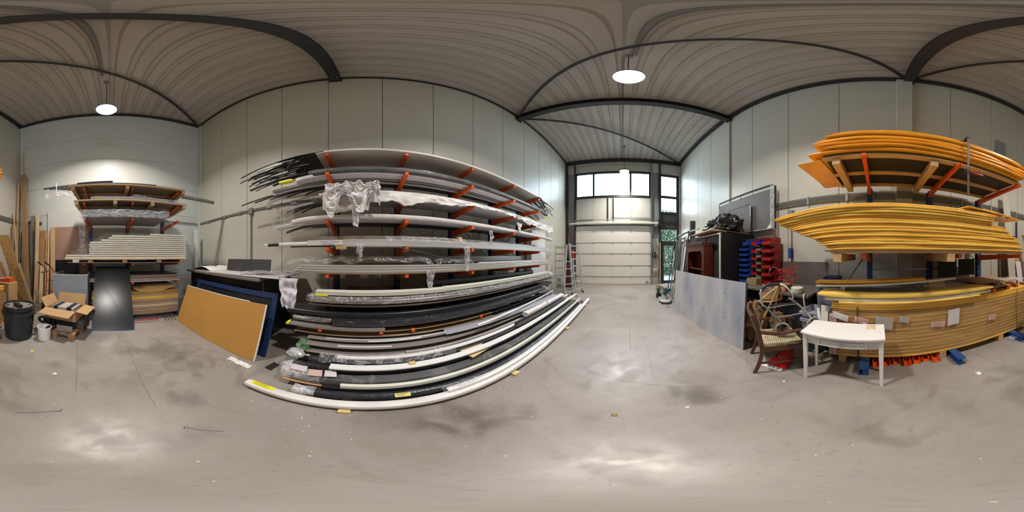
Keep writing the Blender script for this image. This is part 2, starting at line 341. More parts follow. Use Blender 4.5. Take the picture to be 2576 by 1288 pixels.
# front wall: cladding around the openings
def fp(x0, x1, z0, z1, y=YF, m=None): return build('wall_panel', B(x0, x1, y, y + .08, z0, z1), m or m_wallf, wf, bevel=.004)
for x0, x1 in ((-2.95, -2.45), (-2.45, -1.45), (-1.45, -.45), (-.45, .55), (.55, 1.42), (1.42, 1.88)):
    fp(x0 + .004, x1 - .004, 6.19, 7.12)
fp(1.88, 3.07, 6.12, 7.12)
for x0, x1 in ((-2.45, -1.5), (-1.5, -.60), (-.60, .42), (.42, 1.44)): fp(x0 + .004, x1 - .004, 3.02, 4.56)
fp(-2.97, -2.41, 0, 6.19, m=m_grey_post); fp(1.42, 1.88, 0, 2.35, YF, m_wallf); fp(1.42, 1.88, 2.35, 6.19, YF, m_grey_post)
fp(2.95, 3.07, 0, 6.12)
for c_ in ((-3.1, 3.3, 6.12, 7.4), (-2.5, 1.5, 2.9, 4.60), (-3.1, -2.43, 0, 6.2), (1.44, 1.92, 0, 6.2), (2.92, 3.3, 0, 6.2)): build('wall_core', B(c_[0], c_[1], YF + .085, YF + .16, c_[2], c_[3]), m_back, wf)
# ceiling: corrugated sheets, ribs run towards the door
ce = sempty('ceiling', (0, 1.6, 7.2))
pitch = .302
k = 0; x = XL - .02
sheets = []
while x < XR:
    prof = []
    for r_ in range(4):
        x0 = x + r_ * pitch
        prof += [(x0, 0), (x0 + .175, 0), (x0 + .205, .045), (x0 + .272, .045), (x0 + .302, 0)]
    mb = MB(); n = len(prof); pts = [(px_, z_) for px_, z_ in prof]
    for y in (YB - .05, YF + .05):
        for px_, z_ in pts: mb.v.append((px_ - .0, y, ztop(y) + z_))
    for i in range(n - 1): mb.f.append((i, i + 1, n + i + 1, n + i))
    build('roof_sheet', mb, m_ceil, ce, recalc=False, solid=.004)
    x += 4 * pitch
build('roof_core', B(XL - .2, XR + .5, YB - .2, YF + .2, 7.42, 7.5), m_back, ce)
# steel: edge angles, two beams, diagonal ties
def sb(i, mb, m=None, **k): return struct('trim_%d' % i, mb, m or m_dark, **k)
def edge(x0, x1, y0, y1, d=.12):
    a, b = ztop(y0) - .01, ztop(y1) - .01
    return MB().add([(x0, y0, a - d), (x1, y0, a - d), (x1, y0, a), (x0, y0, a), (x0, y1, b - d), (x1, y1, b - d), (x1, y1, b), (x0, y1, b)],
                    [(0, 1, 2, 3), (4, 7, 6, 5), (0, 4, 5, 1), (1, 5, 6, 2), (2, 6, 7, 3), (3, 7, 4, 0)])
sb(1, edge(XL, XL + .05, YB, YF, .06)); sb(2, edge(XR - .11, XR - .01, YB, YF, .10))
sb(3, edge(XL, XR, YB, YB + .08, .10)); sb(4, edge(XL, XR, YF - .12, YF, .20))
def ibeam(y, zb, w, h):
    mb = MB(); mb.box(XL + .02, XR - .02, y - w / 2, y + w / 2, zb, zb + .016); mb.box(XL + .02, XR - .02, y - w / 2, y + w / 2, zb + h - .016, zb + h)
    mb.box(XL + .02, XR - .02, y - .01, y + .01, zb + .016, zb + h - .016)
    for sx in (XL + .02, XR - .05): mb.box(sx, sx + .03, y - w / 2 - .02, y + w / 2 + .02, zb - .05, zb + h)
    return mb
b1 = sb(5, ibeam(-.56, 6.98, .20, .20)); b2 = sb(6, ibeam(3.97, 6.88, .20, .22))
for bm_y, bi in ((-.56, b1), (3.97, b2)):
    for sx in (XL + .10, XR - .28):
        for dy in (-.05, .05):
            for dx in (0, .07, .14):
                build('bolt', MB().lathe([(.0, -.012), (.012, -.012), (.012, .0), (.0, .0)], (sx + dx, bm_y + dy, 6.98 if bi is b1 else 6.88), 6), m_galv, bi)
def tie(i, p, q): return sb(i, MB().bar(p, q, .07, .05))
tie(7, (XL + .12, 3.87, 6.98), (XR - .2, -.44, 7.10)); tie(8, (XR - .2, -.68, 7.10), (XL + .1, YB + .1, 7.2)); tie(9, (XL + .15, 4.08, 6.98), (XR - .1, YF - .12, 6.95))
# boxed column on the right wall and slim ones near the door beam
sb(10, B(XR - .10, XR - .001, -.63, -.33, 0, 7.15), m_wall, bevel=.006); sb(11, B(XR - .05, XR - .001, 3.93, 4.20, 0, 7.0), m_wall, bevel=.006)
sb(12, B(XL + .001, XL + .10, YF - .14, YF - .001, 0, 7.0)); sb(13, B(XL + .001, XL + .045, YB + .001, YB + .16, 0, 7.2), m_wallb)
# floor cracks and joints
def strip(pts, w):
    mb = MB(); V = [Vector((p[0], p[1], .0008)) for p in pts]
    for i in range(len(V) - 1):
        d = (V[i + 1] - V[i]).normalized(); n = Vector((-d.y, d.x, 0)) * w / 2
        mb.add([V[i] - n, V[i] + n, V[i + 1] + n, V[i + 1] - n], [(0, 1, 2, 3)])
    return mb
m_crack = M('crack', (.10, .085, .075), .8)
random.seed(3)
for a, b, jit, w in (((.75, -1.35), (2.6, -1.05), .02, .006), ((-.25, -2.55), (-.30, -1.05), .03, .006), ((.55, -2.7), (.28, -1.3), .02, .007), ((-.55, 1.75), (1.25, 1.0), .05, .003),
                     ((.1, 2.2), (.14, 3.3), .02, .006), ((.3, 1.5), (.36, 2.4), .03, .004), ((1.55, 1.62), (1.2, 1.25), .01, .004), ((.3, -1.0), (.55, -.85), .02, .012), ((-.35, -.75), (-.5, -.6), .02, .01)):
    n = 22; pts = []
    for i in range(n + 1):
        t = i / n; jit *= .9; pts.append((a[0] + (b[0] - a[0]) * t + random.uniform(-jit, jit), a[1] + (b[1] - a[1]) * t + random.uniform(-jit, jit)))
    build('crack', strip(pts, w * .55), m_crack, fl, recalc=False)
mb = MB(); random.seed(11)
for i in range(420):
    x = random.uniform(-1.0, 1.5); y = random.gauss(.6, 2.4)
    if not -3 < y < 7.5: continue
    s = random.choice((.003, .004, .006)); a = random.uniform(0, PI); c, d = math.cos(a) * s, math.sin(a) * s * random.uniform(.3, 1)
    mb.add([(x - c, y - d, .001), (x + d, y - c, .001), (x + c, y + d, .002), (x - d, y + c, .004)], [(0, 1, 2, 3), (0, 3, 1)])
o = build('litter', mb, M('crumbs', (.7, .68, .63), .7), None, recalc=False); tag(o, 'white crumbs and chips scattered over the concrete floor', 'litter', None, 'stuff')
random.seed(5)
for i, (x, y, s, c, lab) in enumerate(((1.02, -1.95, .02, m_yst, 'scrap of yellow film on the floor in front of the black bucket'), (.55, -1.55, .018, m_whitep, 'crumpled white scrap on the floor in front of the pallet'),
        (-.05, .98, .02, m_brown, 'dry curled leaf on the floor between the long white tube and the steel sheet'), (.42, 1.0, .014, m_paper, 'small white chip on the oily floor stain'), (1.25, .82, .012, m_whitep, 'white chip on the floor before the armchair'),
        (1.35, -.95, .03, m_whitep, 'crumpled clear tape on the floor in front of the blue beam foot'))):
    mb = MB().grid(lambda u, v: (x + (u - .5) * 2 * s, y + (v - .5) * 1.6 * s, .002 + .6 * s * abs(nz((u * 3 + i, v * 3, i), 1.7))), 5, 5)
    solo('floor_scrap', mb, c, lab, 'scrap', recalc=False, solid=.0006)

# ---------------------------------------------------------------- front openings
d1 = sempty('door_1', (-.5, YF - .05, 0))
zs = [0, .40, .96, 1.57, 2.13, 2.73, 3.02]
for a, b in zip(zs, zs[1:]):
    p = build('door_panel', B(-2.42, 1.43, YF - .05, YF - .01, a + .008, b - .008), m_door, d1, bevel=.01, nseg=2)
for z in zs[1:-1]:
    build('hinge_rail', B(-2.44, 1.45, YF - .064, YF - .052, z - .009, z + .009), m_galv, d1)
    for x in (-2.38, -1.45, -.5, .42, 1.38):
        build('hinge', MB().tube([(x, YF - .062, z), (x, YF - .082, z)], .028, 10), m_galv, d1)
build('bottom_seal', B(-2.42, 1.43, YF - .055, YF - .01, -.0, .012), m_rubber, d1)
build('handle', B(1.18, 1.32, YF - .09, YF - .06, .10, .13), m_rubber, d1)
for sx in (-2.50, 1.44):
    build('guide_rail', MB().box(sx, sx + .045, YF - .13, YF - .01, 0, 6.75), m_galv if sx > 0 else m_dark, d1)
build('spring_beam', B(-2.72, 1.92, YF - .22, YF - .10, 3.09, 3.20), m_cream, d1, bevel=.008)
build('shaft', MB().tube([(-2.8, YF - .16, 3.30), (1.95, YF - .16, 3.30)], .016), m_galv, d1)
for a, b in ((-2.42, -1.5), (.42, 1.42)):
    mb = MB(); n = 26
    for i in range(n):
        x0 = a + (b - a) * i / n; mb.tube([(x0, YF - .16, 3.30), (x0 + .024, YF - .16, 3.30)], .048, 12)
    build('torsion_spring', mb, m_galv, d1)
build('motor', B(1.80, 1.95, YF - .26, YF - .06, 3.0, 3.36), m_rubber, d1, bevel=.02)
build('lintel_rail', B(-2.45, 1.5, YF - .09, YF - .04, 3.02, 3.07), m_rubber, d1)
for x in (-.78, -.50): build('cable_duct', B(x, x + .06, YF - .05, YF - .002, 3.2, 4.58), m_dark, wf)
build('cross_pipe', MB().tube([(-2.45, YF - .06, 6.62), (1.45, YF - .06, 6.62)], .014), m_galv, wf)
build('cable_pipe', MB().tube([(-.55, YF - .03, 3.42), (1.4, YF - .03, 3.42)], .012), m_dark, wf)
w1 = sempty('window_1', (-.5, YF, 4.6))
fx = [-2.45, -1.47, .40, 1.42]
for (x0, x1, z0, z1) in ((-2.46, 1.46, 6.06, 6.19), (-2.46, 1.46, 4.56, 4.70), (-2.46, -2.36, 4.7, 6.06), (1.35, 1.46, 4.7, 6.06), (-1.53, -1.43, 4.7, 6.06), (.36, .46, 4.7, 6.06)):
    build('window_frame', B(x0, x1, YF - .03, YF + .07, z0, z1), m_dark, w1, bevel=.006)
for a, b in ((-2.36, -1.53), (-1.43, .36), (.46, 1.35)): build('pane', B(a, b, YF + .02, YF + .028, 4.7, 6.06), m_glass, w1)
# tall narrow window column over the pedestrian door
w2 = sempty('window_2', (2.4, YF, 2.2))
for (x0, x1, z0, z1) in ((1.88, 2.00, 0, 6.12), (2.82, 2.95, 0, 6.12), (2.0, 2.82, 5.98, 6.12), (2.0, 2.82, 4.62, 4.76), (2.0, 2.82, 3.70, 3.82), (2.0, 2.82, 3.16, 3.30), (2.0, 2.82, 2.86, 2.90), (2.0, 2.82, 2.12, 2.24)):
    build('window_frame', B(x0, x1, YF - .04, YF + .06, z0, z1), m_dark, w2, bevel=.006)
for z0, z1 in ((4.76, 5.98), (3.82, 4.62), (2.24, 2.86)): build('pane', B(2.0, 2.82, YF + .01, YF + .018, z0, z1), m_glass, w2)
for z0, z1 in ((3.30, 3.70), (2.90, 3.16)): build('infill_panel', B(2.0, 2.82, YF, YF + .03, z0, z1), m_charcoal, w2)
build('window_handle', B(2.80, 2.83, YF - .09, YF - .04, 5.1, 5.25), m_galv, w2)
build('reveal_post', B(2.96, 3.06, YF - .10, YF - .001, 0, 6.1), m_galv, w2)
d2 = sempty('door_2', (2.4, YF, 0))
for (x0, x1, z0, z1) in ((2.0, 2.14, 0.01, 2.12), (2.70, 2.82, 0.01, 2.12), (2.14, 2.70, 2.0, 2.12), (2.14, 2.70, .01, .16)):
    build('door_frame', B(x0, x1, YF - .03, YF + .04, z0, z1), m_dark, d2, bevel=.005)
build('pane', B(2.14, 2.70, YF + .0, YF + .008, .16, 2.0), m_glass, d2)
build('door_handle', MB().tube([(2.08, YF - .03, 1.02), (2.08, YF - .08, 1.02), (2.20, YF - .08, 1.02)], .01), m_galv, d2)
# upright posts on the front wall
sb(14, B(1.88, 1.96, YF - .10, YF - .042, 0, 7.0)); sb(15, B(1.50, 1.53, YF - .02, YF - .001, 0, 6.9), m_galv)
sb(16, B(1.80, 1.86, YF - .035, YF - .001, .0, 2.3), m_wallf)

# outdoors
struct('ground_outside', B(-8, 12, YF + .1, 22, -.14, -.04), m_out)
random.seed(21)
def bush(x, y, r, h, label):
    t = thing('bush', label, 'bush', (x, y, -.04), 'bushes outside the pedestrian door')
    mb = MB()
    for i in range(15000):
        u = random.uniform(0, 2 * PI); w = random.random() ** .5; zz = random.random()
        rr = r * w * (1 - .35 * zz); px, py, pz = x + rr * math.cos(u), y + rr * math.sin(u), zz * h
        s = random.uniform(.05, .11); a = Vector((random.gauss(0, 1), random.gauss(0, 1), random.gauss(0, 1))).normalized() * s; b = a.cross(Vector((random.gauss(0, 1), random.gauss(0, 1), random.gauss(0, 1)))).normalized() * s * .5
        p = Vector((px, py, pz)); mb.add([p - a, p + b, p + a, p - b], [(0, 1, 2, 3)])
    o = build('foliage', mb, m_leaf, t, recalc=False); o['kind'] = 'stuff'
    mb = MB()
    for i in range(6):
        a = 2 * PI * i / 6; mb.tube([(x, y, -.04), (x + .3 * r * math.cos(a), y + .3 * r * math.sin(a), h * .4), (x + .6 * r * math.cos(a), y + .6 * r * math.sin(a), h * .8)], .03, 6, r2=.012)
    build('branches', mb, wood(2, 1), t)
bush(3.75, 13.2, 1.5, 5.2, 'tall dense bush right outside the glass of the pedestrian door'); bush(6.9, 15.6, 1.6, 5.0, 'big bush farther right outside, seen past the tall dense one'); bush(2.6, 18.0, 1.9, 5.6, 'bush farther back outside, seen past the tall dense one')

# ---------------------------------------------------------------- lamps, conduits, sockets
for i, ly in enumerate(LAMP_Y):
    lab = ['round white LED high-bay lamp hanging over the black leaning panel at the back', 'round white LED high-bay lamp hanging between the two thick roof beams', 'round white LED lamp hanging in front of the windows above the garage door'][i]
    t = thing('pendant_lamp', lab, 'lamp', (.08, ly, LAMP_Z - .1), 'pendant lamps down the middle of the hall')
    build('housing', MB().lathe([(.0, .10), (.11, .10), (.16, .02), (.215, .0), (.215, -.03), (0, -.03)], (.08, ly, LAMP_Z), 24), m_lampd, t, smooth=True)
    build('diffuser', MB().lathe([(.0, -.035), (.205, -.035), (.195, -.055), (.12, -.066), (.0, -.07)], (.08, ly, LAMP_Z), 24), m_lamp, t)
    build('cable', MB().tube([(.08, ly, LAMP_Z + .1), (.07, ly + .01, (LAMP_Z + ztop(ly)) / 2), (.08, ly, ztop(ly) - .05)], .008, 6), m_rubber, t)
    build('junction_box', B(.03, .13, ly - .05, ly + .05, ztop(ly) - .08, ztop(ly) - .002), m_conduit, t, bevel=.006)
def cond(pts, r, lab, clips=()):
    t = thing('cable_conduit', lab, 'conduit', pts[0])
    build('pipe', MB().tube(pts, r, 8), m_conduit, t, smooth=True)
    for c in clips: build('clip', MB().box(*c), m_galv, t)
    return t
cond([(.15, LAMP_Y[0] + .3, ztop(-3) - .034), (.15, 0, ztop(0) - .034), (.15, 2.0, ztop(2) - .034)], .03, 'thick grey conduit running along the ceiling ribs above the camera')
cond([(.0, 2.1, ztop(2) - .02), (.0, 5.4, ztop(5.4) - .02), (.0, 8.1, ztop(8.1) - .02)], .014, 'thin grey conduit along the ceiling towards the garage door')
# right wall: bundle of five pipes with a drop to a socket
t = thing('cable_conduit', 'bundle of grey pipes clipped along the wall behind the right rack', 'conduit', (3.03, 2.2, 2.6))
for kx in range(6):
    z = 2.56 + kx * .026
    build('pipe', MB().tube([(3.045, 2.25, z), (3.045, -.31, z), (2.94, -.34, z), (2.94, -.62, z), (3.045, -.66, z), (3.045, -4.9, z)], .0105, 6), m_conduit, t)
for y in (1.4, .6, .1, -.95, -1.7, -2.5, -3.4, -4.3): build('clip', B(3.02, 3.068, y - .02, y + .02, 2.53, 2.72), m_galv, t)
t = thing('wall_socket', 'blue and grey double socket at the end of a pipe on the right wall', 'socket', (3.0, 1.8, 1.42))
build('junction_box', B(2.99, 3.065, 1.74, 1.86, 2.33, 2.46), m_conduit, t, bevel=.008)
build('pipe', MB().tube([(3.04, 1.8, 2.33), (3.04, 1.8, 1.62)], .012), m_conduit, t)
build('socket_body', B(2.98, 3.065, 1.765, 1.835, 1.40, 1.62), m_navy, t, bevel=.008); build('socket_cover', B(2.965, 2.98, 1.77, 1.83, 1.41, 1.61), m_binb, t, bevel=.004)
cond([(2.2, YB + .021, 2.58), (XR - .12, YB + .021, 2.66)], .02, 'grey cable duct on the back wall behind the upright timbers')
cond([(2.2, YB + .021, 2.53), (XR - .12, YB + .021, 2.61)], .02, 'lower grey cable duct on the back wall behind the upright timbers')
cond([(-1.55, YB + .03, 2.58), (-2.9, YB + .03, 2.58)], .018, 'grey pipe on the back wall right of the back rack')
t = thing('cable_conduit', 'grey pipe along the left wall with a drop pipe behind the black crate', 'conduit', (-2.94, -2.5, 2.5))
for kz in (0, .03): build('pipe', MB().tube([(-2.945, -4.85, 2.56 + kz), (-2.945, -.8, 2.54 + kz)], .013, 8), m_conduit, t)
for y in (-4.3, -3.5, -2.9, -2.0, -1.4): build('clip', B(-2.968, -2.925, y - .06, y + .06, 2.53, 2.60), m_galv, t)
build('junction_box', B(-2.968, -2.90, -2.58, -2.46, 2.46, 2.62), m_conduit, t, bevel=.01); build('pipe', MB().tube([(-2.94, -2.52, 2.46), (-2.94, -2.52, 1.13)], .016, 8), m_conduit, t)
# control box by the garage door
t = thing('door_control', 'black garage door control box with red and black cables on the front wall', 'control box', (1.62, YF - .1, 1.3))
build('box', B(1.53, 1.70, YF - .10, YF - .001, 1.36, 1.66), m_rubber, t, bevel=.012)
for z in (1.44, 1.52, 1.60): build('button', MB().tube([(1.58, YF - .10, z), (1.58, YF - .115, z)], .018, 10), m_white, t)
build('red_plug', MB().tube([(1.76, YF - .08, 1.52), (1.80, YF - .08, 1.34)], .03, 8), m_redh, t)
for i, pts in enumerate(([(1.62, YF - .05, 1.66), (1.58, YF - .05, 1.9), (1.70, YF - .05, 2.1), (1.84, YF - .07, 1.8), (1.80, YF - .07, 1.5)], [(1.6, YF - .05, 1.36), (1.58, YF - .05, .9), (1.66, YF - .06, .7), (1.74, YF - .05, .95), (1.7, YF - .05, 1.5), (1.66, YF - .05, 3.0)], [(1.80, YF - .09, 3.0), (1.6, YF - .06, 2.75), (1.78, YF - .08, 2.6), (1.72, YF - .06, 2.3), (1.74, YF - .05, 1.66)])):
    build('cable', MB().tube(pts, .009, 6), m_rubber, t)
mb = MB().grid(lambda u, v: (1.52 + .32 * v + .02 * nz((u * 3, v * 3, 1)), YF - .12 - .07 * math.sin(PI * v) * math.sin(PI * min(1, u * 1.1)) + .03 * nz((u * 4, v * 4, 5)), .84 - .42 * u), 12, 12)
solo('hanging_bag', mb, M('dusty_bag', (.38, .33, .28), .8, 0, (.3, .26, .22), 8, (1, 1, 1), .4, 14), 'dusty beige bag hanging below the door control box', 'bag', recalc=False, solid=.004, smooth=True)
solo('wooden_lath', B(1.89, 1.93, YF - .18, YF - .13, .0, 2.15), wood(2, 2), 'pale wooden lath standing left of the glass pedestrian door', 'lath', bevel=.003)

# ================================================================ RACKS
def rack(name, lab, T, us, vcol, vtip, levels, ztopc, base=True, armh=.085, slots=True, vfoot=None):
    vfoot = vfoot or vtip - .05
    # T maps (u along, v outward from wall, z) to world
    def tb(mb, u0, u1, v0, v1, z0, z1):
        vs = [T(u, v, z) for u in (u0, u1) for v in (v0, v1) for z in (z0, z1)]
        return mb.add(vs, [(0, 1, 3, 2), (4, 6, 7, 5), (0, 4, 5, 1), (2, 3, 7, 6), (0, 2, 6, 4), (1, 5, 7, 3)])
    rt = thing(name, lab, 'rack', T(us[0], vcol, 0))
    for u in us:
        mb = MB(); tb(mb, u - .045, u + .045, vcol - .10, vcol - .085, 0, ztopc); tb(mb, u - .045, u + .045, vcol - .015, vcol, 0, ztopc); tb(mb, u - .008, u + .008, vcol - .085, vcol - .015, 0, ztopc)
        up = build('upright', mb, m_blue, rt)
        if slots:
            mb = MB(); z = .12
            while z < ztopc - .05: tb(mb, u - .03, u - .018, vcol + .0005, vcol + .0015, z, z + .025); tb(mb, u + .018, u + .03, vcol + .0005, vcol + .0015, z, z + .025); z += .075
            o = build('slot_row', mb, m_black, up); o['kind'] = 'stuff'
        if base:
            mb = MB(); tb(mb, u - .05, u + .05, vcol - .1, vfoot, 0, .015); tb(mb, u - .05, u + .05, vcol - .1, vfoot, .095, .11); tb(mb, u - .008, u + .008, vcol - .1, vfoot, .015, .095)
            build('foot_beam', mb, m_blue, rt)
        for lv in levels:
            z, skip = (lv, ()) if not isinstance(lv, tuple) else lv
            if us.index(u) in skip: continue
            w = .024
            c = [(-w, vcol, z - armh - .03), (w, vcol, z - armh - .03), (w, vcol, z), (-w, vcol, z)]
            e = [(-w, vtip, z - .05), (w, vtip, z - .05), (w, vtip, z), (-w, vtip, z)]
            mb = MB().add([T(u + a, b, h) for a, b, h in c + e], [(0, 1, 2, 3), (4, 7, 6, 5), (0, 4, 5, 1), (1, 5, 6, 2), (2, 6, 7, 3), (3, 7, 4, 0)])
            arm = build('arm', mb, m_orange, rt, bevel=.003)
            mb = MB(); tb(mb, u - .034, u + .034, vcol + .001, vcol + .03, z - armh - .045, z - .004)
            build('arm_bracket', mb, m_orange2, arm)
    for a, b in zip(us, us[1:]):
        for z0, z1 in ((.25, 1.15), (1.3, 2.25), (2.25, 1.3), (1.15, .25)):
            build('brace', MB().bar(T(a, vcol - .05, z0), T(b, vcol - .05, z1), .03, .006, T(0, 1, 0) if False else (0, 0, 1)), m_galv, rt)
        for z in (.18, 1.22, 2.95): build('tie_bar', MB().bar(T(a, vcol - .05, z), T(b, vcol - .05, z), .03, .03), m_galv, rt)
    return rt
US = [-.51, .52, 1.57, 2.63, 3.68]
rack('cantilever_rack', 'long cantilever rack with blue uprights and orange arms along the left wall, full of profiles', lambda u, v, z: (XL + v, u, z), US, .27, .92, [3.0, 2.65, 2.28, 1.93, 1.57, 1.215, .83, .48], 2.998)
rack('cantilever_rack', 'cantilever rack with blue uprights and orange arms on the right wall, holding yellow boards', lambda u, v, z: (XR - v, u, z), [.15, -.91, -1.97], .30, 1.42, [2.67, 1.475], 2.668, vfoot=1.46)
rack('cantilever_rack', 'cantilever rack with orange arms against the back wall, behind the black leaning panel', lambda u, v, z: (u, YB + v, z), [.57, -.48, -1.53], .33, 1.46, [3.03, 2.66, 2.29, 1.30, .88], 3.0, vfoot=1.40)

# ---------------------------------------------------------------- long profiles of the left rack
def sec(kind, w, h):
    a, b = w / 2, h
    if kind == 'tube': return [(a * math.cos(t), b / 2 + b / 2 * math.sin(t)) for t in [2 * PI * k / 12 for k in range(12)]]
    if kind == 'soft':
        c = min(a, b / 2) * .55; return [(-a, c), (-a + c * .4, c * .3), (-a + c, 0), (a - c, 0), (a - c * .3, c * .3), (a, c), (a, b - c), (a - c * .3, b - c * .3), (a - c, b), (-a + c, b), (-a + c * .3, b - c * .3), (-a, b - c)]
    if kind == 'ribs':
        p = [(-a, 0), (a, 0)]; n = 4
        for i in range(n): z0 = b * i / n; z1 = b * (i + 1) / n; p += [(a, z0 + .15 * (z1 - z0)), (a, z0 + .8 * (z1 - z0)), (a - .006, z0 + .85 * (z1 - z0)), (a - .006, z1)]
        m_ = 6
        for i in range(m_): x0 = a - .006 - (w - .006) * i / m_; x1 = a - .006 - (w - .006) * (i + 1) / m_; p += [(x0 - .1 * (x0 - x1), b), (x0 - .8 * (x0 - x1), b), (x0 - .82 * (x0 - x1), b - .005), (x1, b - .005)]
        return p
    if kind == 'U': t = min(.006, w / 6, h / 6); return [(-a, 0), (a, 0), (a, b), (a - t, b), (a - t, t), (-a + t, t), (-a + t, b), (-a, b)]
    if kind == 'C': t = min(.006, w / 6, h / 6); return [(-a, 0), (a, 0), (a, t), (-a + t, t), (-a + t, b - t), (a, b - t), (a, b), (-a, b)]
    c = min(.004, w / 6, h / 6); return [(-a + c, 0), (a - c, 0), (a, c), (a, b - c), (a - c, b), (-a + c, b), (-a, b - c), (-a, c)]
def long_mesh(x, z, w, h, y0, y1, kind='box', sag0=0, sag1=0, dx=0, wob=0, lo=None, hi=None, seed=0, shrink=1):
    n = max(3, int((y1 - y0) / (.12 if wob or sag0 or sag1 else .35))); lo = -.66 if lo is None else lo; hi = 3.82 if hi is None else hi
    S = sec(kind, w, h); loops = []
    for i in range(n + 1):
        y = y0 + (y1 - y0) * i / n; s = 0
        if y < lo: s = -sag0 * ((lo - y) / max(.01, lo - y0)) ** 2
        if y > hi: s = -sag1 * ((y - hi) / max(.01, y1 - hi)) ** 2
        xx = x + dx * i / n; k = shrink if i in (0, n) else 1
        loops.append([(xx + a * k + (wob * nz((a * 30 + seed, y * 9, b * 30)) if wob else 0), y, z + s + h / 2 + (b - h / 2) * k + (wob * .8 * nz((a * 30, y * 9 + 50 + seed, b * 30)) if wob else 0)) for a, b in S])
    return MB().ext(loops)
def lp(name, lab, cat, mat, x, z, w, h, y0, y1, kind='box', group=None, **k):
    sm = kind in ('tube', 'soft')
    bev = 0
    return solo(name, long_mesh(x, z, w, h, y0, y1, kind, seed=len(WM), **k), mat, lab, cat, group, smooth=sm)
def pack(name, lab, cat, mat, x, z, w, h, y0, y1, nx, nzz, wrap=None, group=None, kind='box', part='profile', gap=.003, wob=.004, jit=.05, extra=None, dx=0, **k):
    z = z + (.012 if wrap is not None else 0)
    t = thing(name, lab, cat, (x, y0, z), group)
    cw, ch = w / nx, h / nzz
    for i in range(nx):
        for j in range(nzz):
            a = random.uniform(0, jit); b = random.uniform(0, jit)
            build(part, long_mesh(x - w / 2 + cw * (i + .5), z + ch * j, cw - gap, ch - gap, y0 + a, y1 - b, kind, dx=dx, **k), mat if not isinstance(mat, (list, tuple)) else mat[(i + j) % len(mat)], t)
    if wrap is not None:
        build('film_wrap', long_mesh(x, z - .004, w + .014, h + .012, y0 - .02, y1 + .02, 'soft', wob=.012, shrink=.8, dx=dx, seed=len(WM), **k), wrap, t, smooth=True)
    return t
random.seed(31)
# level 1: white boards with the fan of black strips on top
t = lp('wide_white_board', 'wide off-white board lying on the top arms of the left rack, lower of two', 'board', m_greyboard, -2.385, 3.002, .70, .014, -.66, 3.55)
t = lp('wide_white_board', 'wide white board lying right on the lower one on the left rack top arms', 'board', m_whitep, -2.385, 3.017, .705, .018, -.55, 3.62)
G1 = 'black strips fanned out on top of the left rack'
for i in range(26):
    xx = -2.07 - .026 * i; y0 = -.95 - 1.1 * random.random() if i % 4 else -1.6 - .75 * random.random(); y1 = 3.9 + 1.1 * random.random()
    if i == 0: y0 = -2.0
    m = (m_blackp, m_blackp, m_anth, m_blackp)[i % 4]; w = (.023, .024, .022)[i % 3]
    lp('black_strip', 'thin black strip, %s from the front in the fan topping the left rack' % ORD[i + 1], 'strip', m, xx, 3.0375, w, .013, y0, y1, 'box', G1, sag0=.07 + .10 * random.random(), sag1=.05 + .25 * random.random(), lo=-.80, hi=3.75)
for i in range(8):
    xx = -2.12 - .075 * i; y0 = -1.1 - 1.1 * random.random()
    lp('black_strip', 'flat black strip above the fan, %s from the front, left rack top' % ORD[i + 1], 'strip', m_blackp, xx, 3.053, .05, .01, y0, 3.4 + 1.2 * random.random(), 'box', G1, sag0=.0, sag1=.0, lo=-.80, hi=3.75)
lp('aluminium_strip', 'short bare silver strip sticking out among the black strips on top of the left rack', 'strip', m_alu, -2.2, 3.066, .03, .008, -1.75, -.4, sag0=.05, lo=-.80)
lp('grey_strip', 'grey film-wrapped strip among the black strips at the left end of the top level', 'strip', m_alu_d, -2.27, 3.066, .045, .012, -1.95, .3, 'soft', sag0=.06, lo=-.80)
# level 2
pack('profile_bundle', 'bundle of black profiles in glossy clear film at the front of the second level', 'bundle', m_anth, -2.115, 2.652, .10, .055, -.75, 4.2, 3, 1, m_filmy, sag1=.05)
pack('tube_bundle', 'bundle of white foam-wrapped tubes with a yellow end on the second level', 'bundle', m_wwrap, -2.277, 2.652, .17, .065, -1.05, 4.35, 3, 1, m_filmy, kind='soft', sag0=.03, sag1=.08)
lp('yellow_tape_end', 'yellow label wrapped round the left end of the white tubes on the second level', 'label', m_yst, -2.22, 2.655, .08, .05, -1.30, -1.08, 'soft')
lp('grey_profile', 'long dull grey profile behind the white tubes on the second level', 'profile', m_alu_d, -2.422, 2.652, .085, .04, -1.55, 4.3, sag0=.04, sag1=.1)
lp('white_profile', 'flat white profile behind the grey one on the second level', 'profile', m_whitep, -2.502, 2.652, .06, .03, -1.6, 4.3, sag0=.05, sag1=.12)
for i in range(5):
    lp('black_strip', 'thin black strip at the back of the second level, %s from the front' % ORD[i + 1], 'strip', m_blackp, -2.55 - .03 * i, 2.652, .026, .02, -2.45 + .35 * i, 4.6 + .15 * i, 'box', 'black strips at the back of the second level', sag0=.09, sag1=.2)
for i in range(4):
    lp('black_strip', 'black strip lying on the white tubes of the second level, %s from the front' % ORD[i + 1], 'strip', m_blackp, -2.20 - .05 * i, 2.750, .05, .016, -1.9 + .45 * i, 3.0 + .6 * i, 'box', 'black strips on the white tubes of the second level', sag0=.08, sag1=.05)
lp('yellow_tag', 'yellow cap on the right end of the second level tubes', 'label', m_yst, -2.2, 2.60, .05, .06, 4.36, 4.42)
lp('yellow_tag', 'yellow cap on the right end of the third level, above the ladders', 'label', m_yst, -2.42, 2.33, .05, .06, 4.42, 4.48)
